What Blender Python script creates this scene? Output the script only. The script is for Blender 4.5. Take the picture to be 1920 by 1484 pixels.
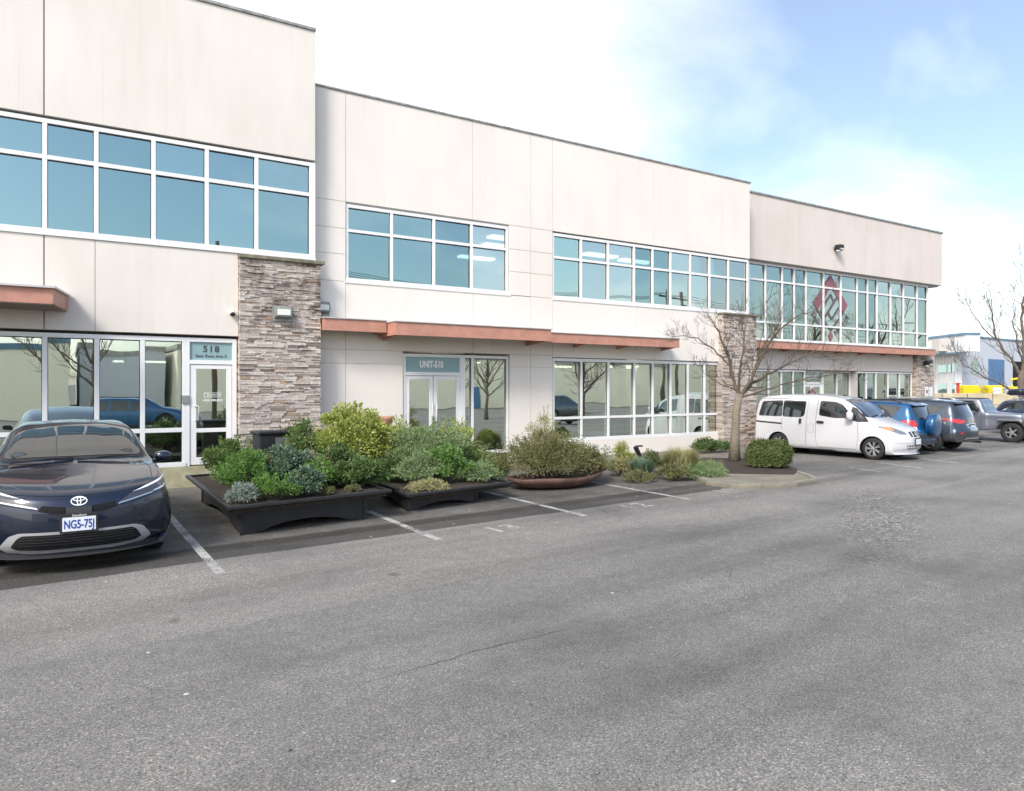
import bpy, bmesh, math, random
from mathutils import Vector, Matrix, noise
from mathutils.bvhtree import BVHTree
from mathutils.geometry import tessellate_polygon
R = math.radians
rnd = random.Random(11)
for o in list(bpy.data.objects): bpy.data.objects.remove(o)
SC = bpy.context.scene
COL = SC.collection
EYE = 1.9                                   # eye height of the photographer
YAW = R(32.37)
FX, FY = math.sin(YAW), math.cos(YAW)       # viewing heading on the ground
RX, RY = FY, -FX                            # to the right of it

# ------------------------------------------------------------------ materials
def new_mat(name):
    m = bpy.data.materials.new(name); m.use_nodes = True
    nt = m.node_tree; nt.nodes.clear()
    out = nt.nodes.new('ShaderNodeOutputMaterial')
    return m, nt, out
def N(nt, t, **kw):
    n = nt.nodes.new(t)
    for k, v in kw.items():
        if k in n.inputs: n.inputs[k].default_value = v
        else: setattr(n, k, v)
    return n
def ramp(nt, fac, stops):
    r = nt.nodes.new('ShaderNodeValToRGB')
    el = r.color_ramp.elements
    while len(el) > 1: el.remove(el[-1])
    el[0].position = stops[0][0]; el[0].color = (*stops[0][1], 1) if len(stops[0][1]) == 3 else stops[0][1]
    for p, c in stops[1:]:
        e = el.new(p); e.color = (*c, 1) if len(c) == 3 else c
    if fac is not None: nt.links.new(fac, r.inputs[0])
    return r
def mixc(nt, fac, a, b, mode='MIX'):
    m = nt.nodes.new('ShaderNodeMix'); m.data_type = 'RGBA'; m.blend_type = mode
    for i, v in ((0, fac), (6, a), (7, b)):
        if hasattr(v, 'is_output') or hasattr(v, 'links'): nt.links.new(v, m.inputs[i])
        else: m.inputs[i].default_value = (*v, 1) if isinstance(v, tuple) and len(v) == 3 else v
    return m.outputs[2]
def simple(name, col, rough=.6, metal=0, spec=.5, noise_amt=0, noise_scale=3, bump=0, bump_scale=60, coat=0, emit=0, obj_coord=True):
    m, nt, out = new_mat(name)
    b = N(nt, 'ShaderNodeBsdfPrincipled', Roughness=rough, Metallic=metal)
    b.inputs['Specular IOR Level'].default_value = spec
    b.inputs['Coat Weight'].default_value = coat; b.inputs['Coat Roughness'].default_value = .03
    b.inputs['Base Color'].default_value = (*col, 1)
    tc = N(nt, 'ShaderNodeTexCoord')
    if noise_amt:
        n = N(nt, 'ShaderNodeTexNoise', Scale=noise_scale, Detail=6.0, Roughness=.6)
        nt.links.new(tc.outputs['Object'], n.inputs['Vector'])
        d = tuple(c * (1 - noise_amt) for c in col); l = tuple(min(1, c * (1 + noise_amt)) for c in col)
        r = ramp(nt, n.outputs[0], [(.3, d), (.7, l)])
        nt.links.new(r.outputs[0], b.inputs['Base Color'])
    if bump:
        n2 = N(nt, 'ShaderNodeTexNoise', Scale=bump_scale, Detail=4.0)
        nt.links.new(tc.outputs['Object'], n2.inputs['Vector'])
        bp = N(nt, 'ShaderNodeBump', Strength=bump, Distance=.01)
        nt.links.new(n2.outputs[0], bp.inputs['Height']); nt.links.new(bp.outputs[0], b.inputs['Normal'])
    if emit:
        b.inputs['Emission Color'].default_value = (*col, 1); b.inputs['Emission Strength'].default_value = emit
    nt.links.new(b.outputs[0], out.inputs[0])
    return m
def stucco(name, col, stain=.10):
    m, nt, out = new_mat(name)
    tc = N(nt, 'ShaderNodeTexCoord')
    mp = N(nt, 'ShaderNodeMapping'); mp.inputs['Scale'].default_value = (1.4, 1.4, .28)
    nt.links.new(tc.outputs['Object'], mp.inputs[0])
    n1 = N(nt, 'ShaderNodeTexNoise', Scale=1.6, Detail=7.0, Roughness=.65); nt.links.new(mp.outputs[0], n1.inputs['Vector'])
    n2 = N(nt, 'ShaderNodeTexNoise', Scale=.55, Detail=3.0); nt.links.new(tc.outputs['Object'], n2.inputs['Vector'])
    n3 = N(nt, 'ShaderNodeTexNoise', Scale=90.0, Detail=3.0); nt.links.new(tc.outputs['Object'], n3.inputs['Vector'])
    dk = (col[0] * (1 - stain), col[1] * (1 - stain * 1.25), col[2] * (1 - stain * 1.4))
    c1 = ramp(nt, n1.outputs[0], [(.32, dk), (.6, col)])
    c2 = ramp(nt, n2.outputs[0], [(.35, (.955, .945, .935)), (.65, (1, 1, 1))])
    c3 = ramp(nt, n3.outputs[0], [(.3, (.955, .955, .955)), (.6, (1, 1, 1))])
    c = mixc(nt, 1.0, c1.outputs[0], c2.outputs[0], 'MULTIPLY'); c = mixc(nt, 1.0, c, c3.outputs[0], 'MULTIPLY')
    mp4 = N(nt, 'ShaderNodeMapping'); mp4.inputs['Scale'].default_value = (9, 9, .35); nt.links.new(tc.outputs['Object'], mp4.inputs[0])
    n4 = N(nt, 'ShaderNodeTexNoise', Scale=1.3, Detail=6.0, Roughness=.6); nt.links.new(mp4.outputs[0], n4.inputs['Vector'])
    c = mixc(nt, 1.0, c, ramp(nt, n4.outputs[0], [(.30, (.955, .95, .94)), (.42, (1, 1, 1))]).outputs[0], 'MULTIPLY')
    n5 = N(nt, 'ShaderNodeTexNoise', Scale=5.0, Detail=8.0, Roughness=.75); nt.links.new(tc.outputs['Object'], n5.inputs['Vector'])
    c = mixc(nt, 1.0, c, ramp(nt, n5.outputs[0], [(.25, (.78, .76, .73)), (.30, (1, 1, 1))]).outputs[0], 'MULTIPLY')
    b = N(nt, 'ShaderNodeBsdfPrincipled', Roughness=.9); b.inputs['Specular IOR Level'].default_value = .25
    nt.links.new(c, b.inputs['Base Color'])
    bp = N(nt, 'ShaderNodeBump', Strength=.25, Distance=.004); nt.links.new(n3.outputs[0], bp.inputs['Height']); nt.links.new(bp.outputs[0], b.inputs['Normal'])
    nt.links.new(b.outputs[0], out.inputs[0]); return m
def glass(name, tint, refl, base=.3, warp=.0011):
    """coated window glass: part see-through, part tinted mirror, panes very slightly warped"""
    m, nt, out = new_mat(name)
    lw = N(nt, 'ShaderNodeLayerWeight', Blend=.25)
    ma = N(nt, 'ShaderNodeMath', operation='MULTIPLY_ADD'); ma.inputs[1].default_value = .75; ma.inputs[2].default_value = base
    ma.use_clamp = True
    nt.links.new(lw.outputs['Fresnel'], ma.inputs[0])
    tr = N(nt, 'ShaderNodeBsdfTransparent'); tr.inputs[0].default_value = (*tint, 1)
    gl = N(nt, 'ShaderNodeBsdfGlossy', Roughness=.0)
    ge = N(nt, 'ShaderNodeNewGeometry'); vr = ramp(nt, ge.outputs['Random Per Island'], [(0, (.80, .84, .84)), (.5, (.94, .95, .94)), (1, (1.0, 1.0, 1.0))])   # no two panes are coated quite alike
    nt.links.new(mixc(nt, 1.0, vr.outputs[0], refl, 'MULTIPLY'), gl.inputs['Color'])
    tc = N(nt, 'ShaderNodeTexCoord'); n = N(nt, 'ShaderNodeTexNoise', Scale=1.3, Detail=1.0); nt.links.new(tc.outputs['Object'], n.inputs['Vector'])
    bp = N(nt, 'ShaderNodeBump', Strength=1.0, Distance=warp); nt.links.new(n.outputs[0], bp.inputs['Height']); nt.links.new(bp.outputs[0], gl.inputs['Normal'])
    mx = N(nt, 'ShaderNodeMixShader'); nt.links.new(ma.outputs[0], mx.inputs[0]); nt.links.new(tr.outputs[0], mx.inputs[1]); nt.links.new(gl.outputs[0], mx.inputs[2])
    nt.links.new(mx.outputs[0], out.inputs[0]); return m
def carpaint(name, col, metal=.5, rough=.32):
    m, nt, out = new_mat(name)
    b = N(nt, 'ShaderNodeBsdfPrincipled', Roughness=rough, Metallic=metal)
    b.inputs['Base Color'].default_value = (*col, 1); b.inputs['Coat Weight'].default_value = 1; b.inputs['Coat Roughness'].default_value = .02
    tc = N(nt, 'ShaderNodeTexCoord'); n = N(nt, 'ShaderNodeTexNoise', Scale=2.5, Detail=5.0); nt.links.new(tc.outputs['Object'], n.inputs['Vector'])
    r = ramp(nt, n.outputs[0], [(.35, (.01, .01, .01)), (.75, (.07, .07, .07))]); nt.links.new(r.outputs[0], b.inputs['Coat Roughness'])
    nt.links.new(b.outputs[0], out.inputs[0]); return m
def foliage(name, cols, trans=.25):
    """leaf colours vary from leaf to leaf"""
    m, nt, out = new_mat(name)
    g = N(nt, 'ShaderNodeNewGeometry')
    k = len(cols); r = ramp(nt, g.outputs['Random Per Island'], [(i / max(1, k - 1), c) for i, c in enumerate(cols)])
    b = N(nt, 'ShaderNodeBsdfPrincipled', Roughness=.55); b.inputs['Specular IOR Level'].default_value = .35
    nt.links.new(r.outputs[0], b.inputs['Base Color'])
    t = N(nt, 'ShaderNodeBsdfTranslucent'); nt.links.new(r.outputs[0], t.inputs[0])
    mx = N(nt, 'ShaderNodeMixShader'); mx.inputs[0].default_value = trans
    nt.links.new(b.outputs[0], mx.inputs[1]); nt.links.new(t.outputs[0], mx.inputs[2]); nt.links.new(mx.outputs[0], out.inputs[0]); return m
def stone_mat(name):
    m, nt, out = new_mat(name)
    g = N(nt, 'ShaderNodeNewGeometry'); tc = N(nt, 'ShaderNodeTexCoord')
    r = ramp(nt, g.outputs['Random Per Island'], [(0, (.17, .135, .12)), (.14, (.42, .36, .32)), (.3, (.60, .53, .48)), (.5, (.46, .395, .35)), (.66, (.66, .59, .53)), (.82, (.56, .48, .425)), (.92, (.32, .26, .22)), (.97, (.50, .34, .22)), (1, (.72, .67, .62))])
    r.color_ramp.interpolation = 'LINEAR'
    n = N(nt, 'ShaderNodeTexNoise', Scale=28.0, Detail=6.0, Roughness=.7); nt.links.new(tc.outputs['Object'], n.inputs['Vector'])
    r2 = ramp(nt, n.outputs[0], [(.3, (.68, .68, .68)), (.65, (1.18, 1.18, 1.17))])
    c = mixc(nt, 1.0, r.outputs[0], r2.outputs[0], 'MULTIPLY')
    n2 = N(nt, 'ShaderNodeTexNoise', Scale=2.2, Detail=5.0, Roughness=.65); nt.links.new(tc.outputs['Object'], n2.inputs['Vector'])
    sx = N(nt, 'ShaderNodeSeparateXYZ'); nt.links.new(tc.outputs['Object'], sx.inputs[0])
    mr = N(nt, 'ShaderNodeMapRange'); nt.links.new(sx.outputs[2], mr.inputs[0])       # weather stains run down from the top
    for i, v in ((1, 1.8), (2, 4.6), (3, -.12), (4, .17)): mr.inputs[i].default_value = v
    ad = N(nt, 'ShaderNodeMath', operation='ADD'); nt.links.new(n2.outputs[0], ad.inputs[0]); nt.links.new(mr.outputs[0], ad.inputs[1])
    r3 = ramp(nt, ad.outputs[0], [(.55, (1, 1, 1)), (.72, (.42, .39, .37))])
    c = mixc(nt, 1.0, c, r3.outputs[0], 'MULTIPLY')
    b = N(nt, 'ShaderNodeBsdfPrincipled', Roughness=.92); nt.links.new(c, b.inputs['Base Color'])
    bp = N(nt, 'ShaderNodeBump', Strength=.6, Distance=.01); nt.links.new(n.outputs[0], bp.inputs['Height']); nt.links.new(bp.outputs[0], b.inputs['Normal'])
    nt.links.new(b.outputs[0], out.inputs[0]); return m
def bark(name, col):
    m, nt, out = new_mat(name)
    tc = N(nt, 'ShaderNodeTexCoord'); mp = N(nt, 'ShaderNodeMapping'); mp.inputs['Scale'].default_value = (8, 8, 20)
    nt.links.new(tc.outputs['Object'], mp.inputs[0])
    n = N(nt, 'ShaderNodeTexNoise', Scale=1.6, Detail=7.0, Roughness=.7); nt.links.new(mp.outputs[0], n.inputs['Vector'])
    r = ramp(nt, n.outputs[0], [(.3, tuple(c * .5 for c in col)), (.52, col), (.72, (col[0] * 1.3, col[1] * 1.4, col[2] * 1.1))])
    b = N(nt, 'ShaderNodeBsdfPrincipled', Roughness=.9); nt.links.new(r.outputs[0], b.inputs['Base Color'])
    bp = N(nt, 'ShaderNodeBump', Strength=.7, Distance=.012); nt.links.new(n.outputs[0], bp.inputs['Height']); nt.links.new(bp.outputs[0], b.inputs['Normal'])
    nt.links.new(b.outputs[0], out.inputs[0]); return m
def asphalt():
    m, nt, out = new_mat('asphalt')
    tc = N(nt, 'ShaderNodeTexCoord')
    L = nt.links.new
    def nz(scale, det=4.0, ro=.55, vec=None):
        n = N(nt, 'ShaderNodeTexNoise', Scale=scale, Detail=det, Roughness=ro); L(vec or tc.outputs['Object'], n.inputs['Vector']); return n
    # lane direction is turned 5.6 degrees from the building front
    mp = N(nt, 'ShaderNodeMapping'); mp.inputs['Rotation'].default_value = (0, 0, R(-5.6)); L(tc.outputs['Object'], mp.inputs[0])
    st = N(nt, 'ShaderNodeMapping'); st.inputs['Scale'].default_value = (.10, .62, 1); L(mp.outputs[0], st.inputs[0])
    streak = nz(1.0, 5.0, .55, st.outputs[0]); patches = nz(.35, 5.0, .6); mid = nz(7.0, 5.0, .7); fine = nz(75.0, 4.0, .8); grit = nz(190.0, 2.0, .6)
    base = ramp(nt, streak.outputs[0], [(.34, (.155, .152, .146)), (.47, (.205, .201, .194)), (.62, (.240, .236, .227))])
    p = ramp(nt, patches.outputs[0], [(.32, (.70, .695, .69)), (.45, (.94, .935, .93)), (.60, (1.08, 1.075, 1.06))])
    c = mixc(nt, 1.0, base.outputs[0], p.outputs[0], 'MULTIPLY')
    c = mixc(nt, 1.0, c, ramp(nt, mid.outputs[0], [(.3, (.86, .86, .86)), (.7, (1.1, 1.1, 1.1))]).outputs[0], 'MULTIPLY')
    c = mixc(nt, 1.0, c, ramp(nt, fine.outputs[0], [(.36, (.55, .55, .55)), (.5, (.97, .97, .96)), (.62, (1.45, 1.43, 1.40))]).outputs[0], 'MULTIPLY')
    c = mixc(nt, 1.0, c, ramp(nt, grit.outputs[0], [(.3, (.6, .6, .6)), (.7, (1.4, 1.4, 1.4))]).outputs[0], 'MULTIPLY')
    ag = N(nt, 'ShaderNodeTexVoronoi', Scale=98.0); L(tc.outputs['Object'], ag.inputs['Vector'])      # exposed aggregate, stone by stone
    ab = N(nt, 'ShaderNodeSeparateColor'); L(ag.outputs['Color'], ab.inputs[0])
    agr = ramp(nt, ab.outputs[0], [(0, (.5, .5, .5)), (.3, (.84, .83, .82)), (.72, (1.04, 1.03, 1.01)), (.92, (1.35, 1.32, 1.27)), (1, (1.9, 1.85, 1.76))])
    c = mixc(nt, ramp(nt, patches.outputs[0], [(.35, (.55, .55, .55)), (.6, (.95, .95, .95))]).outputs[0], c, mixc(nt, 1.0, c, agr.outputs[0], 'MULTIPLY'))
    # coarse ravelled patch in the lane
    r1_ = N(nt, 'ShaderNodeMapping'); r1_.inputs['Rotation'].default_value = (0, 0, R(-31)); L(tc.outputs['Object'], r1_.inputs[0])
    r2_ = N(nt, 'ShaderNodeMapping'); r2_.inputs['Scale'].default_value = (.30, 1.7, 1); L(r1_.outputs[0], r2_.inputs[0])
    dv_ = N(nt, 'ShaderNodeVectorMath', operation='DISTANCE'); L(r2_.outputs[0], dv_.inputs[0]); dv_.inputs[1].default_value = (12.2 * .30, .0, 0)
    da = N(nt, 'ShaderNodeMath', operation='MULTIPLY_ADD'); L(nz(1.2, 5.0).outputs[0], da.inputs[0]); da.inputs[1].default_value = -1.6; L(dv_.outputs['Value'], da.inputs[2])
    dm = N(nt, 'ShaderNodeMapRange'); L(da.outputs[0], dm.inputs[0])
    for i, v_ in ((1, -.4), (2, .5), (3, .75), (4, 0)): dm.inputs[i].default_value = v_
    rv_ = N(nt, 'ShaderNodeTexVoronoi', Scale=30.0); L(tc.outputs['Object'], rv_.inputs['Vector']); rb = N(nt, 'ShaderNodeSeparateColor'); L(rv_.outputs['Color'], rb.inputs[0])
    c = mixc(nt, dm.outputs[0], c, mixc(nt, 1.0, c, ramp(nt, rb.outputs[0], [(0, (.35, .35, .36)), (.5, (.85, .85, .85)), (.8, (1.3, 1.28, 1.25)), (1, (2.2, 2.15, 2.1))]).outputs[0], 'MULTIPLY'))
    # wheel tracks polished dark along the lane
    wt = N(nt, 'ShaderNodeMapping'); wt.inputs['Scale'].default_value = (.07, .8, 1); wt.inputs['Rotation'].default_value = (0, 0, R(-6)); L(mp.outputs[0], wt.inputs[0])
    wn_ = nz(1.0, 3.0, .5, wt.outputs[0]); c = mixc(nt, 1.0, c, ramp(nt, wn_.outputs[0], [(.34, (.84, .835, .83)), (.46, (1, 1, 1)), (.62, (1.04, 1.035, 1.03))]).outputs[0], 'MULTIPLY')
    # a few wandering hairline cracks
    dn0 = mixc(nt, .22, tc.outputs['Object'], nz(1.1, 5.0).outputs[1])
    v2 = N(nt, 'ShaderNodeTexVoronoi', Scale=.19); v2.feature = 'DISTANCE_TO_EDGE'; L(dn0, v2.inputs['Vector'])
    th2 = N(nt, 'ShaderNodeMath', operation='LESS_THAN'); L(v2.outputs['Distance'], th2.inputs[0]); th2.inputs[1].default_value = .0010
    cm_ = N(nt, 'ShaderNodeMath', operation='MULTIPLY'); L(th2.outputs[0], cm_.inputs[0]); L(ramp(nt, nz(.5, 2.0).outputs[0], [(.50, (0, 0, 0)), (.58, (1, 1, 1))]).outputs[0], cm_.inputs[1])
    c = mixc(nt, cm_.outputs[0], c, mixc(nt, 1.0, c, (.5, .5, .5), 'MULTIPLY'))
    # drips
    dr_ = N(nt, 'ShaderNodeTexVoronoi', Scale=.9); L(tc.outputs['Object'], dr_.inputs['Vector']); dn = N(nt, 'ShaderNodeMath', operation='MULTIPLY_ADD'); L(nz(9.0, 4.0).outputs[0], dn.inputs[0]); dn.inputs[1].default_value = .16; L(dr_.outputs['Distance'], dn.inputs[2])
    c = mixc(nt, ramp(nt, dn.outputs[0], [(.115, (.7, .7, .7)), (.16, (0, 0, 0))]).outputs[0], c, mixc(nt, 1.0, c, (.5, .49, .48), 'MULTIPLY'))
    # separate coordinates for worn strips: older, darker, oil-stained paving in the stalls behind the seam
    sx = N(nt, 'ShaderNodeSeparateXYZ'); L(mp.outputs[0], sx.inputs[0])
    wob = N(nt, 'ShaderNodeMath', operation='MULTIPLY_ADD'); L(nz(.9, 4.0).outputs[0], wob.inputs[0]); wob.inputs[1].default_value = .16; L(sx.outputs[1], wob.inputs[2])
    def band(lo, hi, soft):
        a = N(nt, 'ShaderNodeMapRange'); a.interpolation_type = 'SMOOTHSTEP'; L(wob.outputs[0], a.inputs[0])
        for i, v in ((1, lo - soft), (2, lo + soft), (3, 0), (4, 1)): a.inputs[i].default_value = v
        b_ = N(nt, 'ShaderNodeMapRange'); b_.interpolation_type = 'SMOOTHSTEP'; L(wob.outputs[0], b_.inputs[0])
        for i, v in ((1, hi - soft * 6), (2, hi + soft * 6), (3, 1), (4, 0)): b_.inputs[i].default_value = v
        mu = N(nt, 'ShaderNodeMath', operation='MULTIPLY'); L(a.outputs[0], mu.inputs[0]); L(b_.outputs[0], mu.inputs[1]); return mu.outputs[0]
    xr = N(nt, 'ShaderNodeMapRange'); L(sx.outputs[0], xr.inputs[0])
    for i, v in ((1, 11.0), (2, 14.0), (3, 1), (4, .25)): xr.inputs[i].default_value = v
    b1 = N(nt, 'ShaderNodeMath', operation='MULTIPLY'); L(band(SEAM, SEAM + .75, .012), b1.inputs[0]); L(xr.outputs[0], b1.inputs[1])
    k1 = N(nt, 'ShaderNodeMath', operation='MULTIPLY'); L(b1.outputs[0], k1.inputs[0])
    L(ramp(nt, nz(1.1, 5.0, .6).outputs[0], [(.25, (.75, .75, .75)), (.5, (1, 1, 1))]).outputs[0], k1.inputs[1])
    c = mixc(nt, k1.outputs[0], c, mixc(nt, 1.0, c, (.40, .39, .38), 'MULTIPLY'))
    b2 = N(nt, 'ShaderNodeMath', operation='MULTIPLY'); L(band(SEAM + .4, SEAM + 9, .05), b2.inputs[0]); L(xr.outputs[0], b2.inputs[1])
    k2 = N(nt, 'ShaderNodeMath', operation='MULTIPLY'); L(b2.outputs[0], k2.inputs[0]); L(ramp(nt, nz(.8, 6.0, .65).outputs[0], [(.42, (0, 0, 0)), (.62, (.8, .8, .8))]).outputs[0], k2.inputs[1])
    c = mixc(nt, k2.outputs[0], c, mixc(nt, 1.0, c, (.58, .57, .555), 'MULTIPLY'))
    k3 = N(nt, 'ShaderNodeMath', operation='MULTIPLY'); L(b2.outputs[0], k3.inputs[0]); k3.inputs[1].default_value = .8
    c = mixc(nt, k3.outputs[0], c, mixc(nt, 1.0, c, (.74, .73, .70), 'MULTIPLY'))
    c = mixc(nt, band(SEAM - 2.4, SEAM - .001, .01), c, mixc(nt, 1.0, c, (1.13, 1.125, 1.11), 'MULTIPLY'))
    # a hairline along the seam, a few pale flecks, thin cracks
    c = mixc(nt, band(SEAM - .005, SEAM + .012, .004), c, mixc(nt, 1.0, c, (.6, .6, .6), 'MULTIPLY'))
    v = N(nt, 'ShaderNodeTexVoronoi', Scale=1.9); v.feature = 'F1'; L(tc.outputs['Object'], v.inputs['Vector'])
    th = N(nt, 'ShaderNodeMath', operation='LESS_THAN'); L(v.outputs['Distance'], th.inputs[0]); th.inputs[1].default_value = .030
    c = mixc(nt, th.outputs[0], c, (.62, .6, .56))
    b = N(nt, 'ShaderNodeBsdfPrincipled', Roughness=.9); b.inputs['Specular IOR Level'].default_value = .35
    L(c, b.inputs['Base Color'])
    bp = N(nt, 'ShaderNodeBump', Strength=.9, Distance=.006); L(fine.outputs[0], bp.inputs['Height'])
    bp2 = N(nt, 'ShaderNodeBump', Strength=.6, Distance=.003); L(grit.outputs[0], bp2.inputs['Height']); L(bp.outputs[0], bp2.inputs['Normal'])
    L(bp2.outputs[0], b.inputs['Normal']); L(b.outputs[0], out.inputs[0]); return m
def worn_paint():
    m, nt, out = new_mat('worn_road_paint'); m.surface_render_method = 'DITHERED'
    tc = N(nt, 'ShaderNodeTexCoord'); n = N(nt, 'ShaderNodeTexNoise', Scale=45.0, Detail=6.0, Roughness=.75); nt.links.new(tc.outputs['Object'], n.inputs['Vector'])
    n2 = N(nt, 'ShaderNodeTexNoise', Scale=3.0, Detail=3.0); nt.links.new(tc.outputs['Object'], n2.inputs['Vector'])
    a = N(nt, 'ShaderNodeMath', operation='MULTIPLY_ADD'); nt.links.new(n2.outputs[0], a.inputs[0]); a.inputs[1].default_value = .5; nt.links.new(n.outputs[0], a.inputs[2])
    r = ramp(nt, a.outputs[0], [(.64, (0, 0, 0)), (.80, (.95, .95, .95))])
    b = N(nt, 'ShaderNodeBsdfPrincipled', Roughness=.8); b.inputs['Base Color'].default_value = (.52, .51, .48, 1)
    t = N(nt, 'ShaderNodeBsdfTransparent'); mx = N(nt, 'ShaderNodeMixShader')
    nt.links.new(r.outputs[0], mx.inputs[0]); nt.links.new(t.outputs[0], mx.inputs[1]); nt.links.new(b.outputs[0], mx.inputs[2]); nt.links.new(mx.outputs[0], out.inputs[0]); return m
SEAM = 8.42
M = {}
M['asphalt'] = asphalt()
M['paint_line'] = worn_paint()
M['stucco'] = stucco('warm_white_stucco', (.81, .76, .695), .045)
M['stucco_mid'] = stucco('pale_stucco', (.84, .79, .725), .03)
M['stucco_pink'] = stucco('pinkish_stucco', (.73, .66, .605), .06)
M['joint'] = simple('joint_sealant', (.56, .52, .475), .9)
M['plinth'] = simple('mossy_concrete', (.42, .40, .26), .9, noise_amt=.25, noise_scale=5, bump=.3)
M['conc'] = simple('concrete', (.24, .225, .185), .9, noise_amt=.22, noise_scale=3.5, bump=.35, bump_scale=80)
M['walk'] = simple('tan_concrete', (.215, .195, .15), .9, noise_amt=.25, noise_scale=2.5, bump=.35, bump_scale=80)
M['coping'] = simple('weathered_grey_metal', (.34, .335, .31), .5, metal=.2, noise_amt=.35, noise_scale=6)
M['alu'] = simple('white_aluminium', (.82, .82, .81), .35, noise_amt=.03)
M['gasket'] = simple('dark_gasket', (.03, .04, .05), .5)
M['fascia'] = simple('terracotta_painted_steel', (.52, .255, .185), .5, noise_amt=.14, noise_scale=5)
M['flash'] = simple('pale_flashing', (.62, .60, .58), .4, metal=.3)
M['soffit'] = simple('brown_soffit', (.30, .215, .175), .7, noise_amt=.1)
M['soffit_pale'] = simple('pale_soffit', (.52, .49, .47), .7)
M['glass_blue'] = glass('blue_tinted_glass', (.50, .62, .62), (.66, .86, .84), .46)
M['glass_green'] = glass('green_clear_glass', (.90, 1.0, .95), (.86, 1.0, .94), .50)
M['glass_store'] = glass('store_glass', (.74, .86, .82), (.95, 1.0, .95), .56, .0012)
M['spandrel'] = simple('slate_spandrel_glass', (.16, .23, .27), .02, spec=1.0, coat=1)
M['blind'] = simple('white_blind', (.78, .86, .82), .8)
M['inner'] = simple('interior_wall', (.55, .57, .55), .9)
M['inner_white'] = simple('interior_column', (.75, .82, .78), .7)
M['inner_floor'] = simple('interior_floor', (.22, .21, .19), .7)
M['lit'] = simple('ceiling_and_fill_light', (1.0, .90, .74), .5, emit=2.6)
M['litcool'] = simple('tube_light', (1, 1, 1), .5, emit=1.1)
M['frosted'] = simple('frosted_teal_glass', (.26, .40, .42), .12)
M['stone'] = stone_mat('stacked_ledge_stone')
M['mortar'] = simple('stone_backing', (.13, .115, .105), .95)
M['moss'] = simple('mossy_cap', (.20, .19, .13), .95, noise_amt=.4, noise_scale=8, bump=.5)
M['lampmetal'] = simple('grey_green_lamp_metal', (.24, .27, .25), .5)
M['lampglass'] = simple('frosted_lamp_glass', (.78, .80, .74), .25)
M['white'] = simple('white_plastic', (.78, .78, .78), .35)
M['black'] = simple('black_plastic', (.018, .018, .02), .45)
M['blackwood'] = simple('charcoal_planter_steel', (.020, .020, .023), .42, noise_amt=.4, noise_scale=6)
M['soil'] = simple('dark_soil', (.045, .034, .026), .95, noise_amt=.5, noise_scale=25, bump=1.0, bump_scale=50)
M['rust'] = simple('rust_brown_bowl', (.13, .072, .055), .6, noise_amt=.45, noise_scale=3, bump=.3, bump_scale=12)
M['terra'] = simple('terracotta', (.48, .24, .17), .8, noise_amt=.15)
M['maroon'] = simple('maroon_decal', (.27, .11, .135), .6)
M['grey_decal'] = simple('grey_decal', (.15, .12, .13), .5)
M['white_decal'] = simple('white_decal', (.88, .88, .88), .5)
M['dark_decal'] = simple('charcoal_decal', (.05, .055, .06), .5)
M['bark'] = bark('grey_bark', (.22, .185, .14))
M['bark_dark'] = bark('dark_bark', (.15, .12, .095))
M['twigs'] = bark('brown_twigs', (.125, .098, .075))

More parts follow.
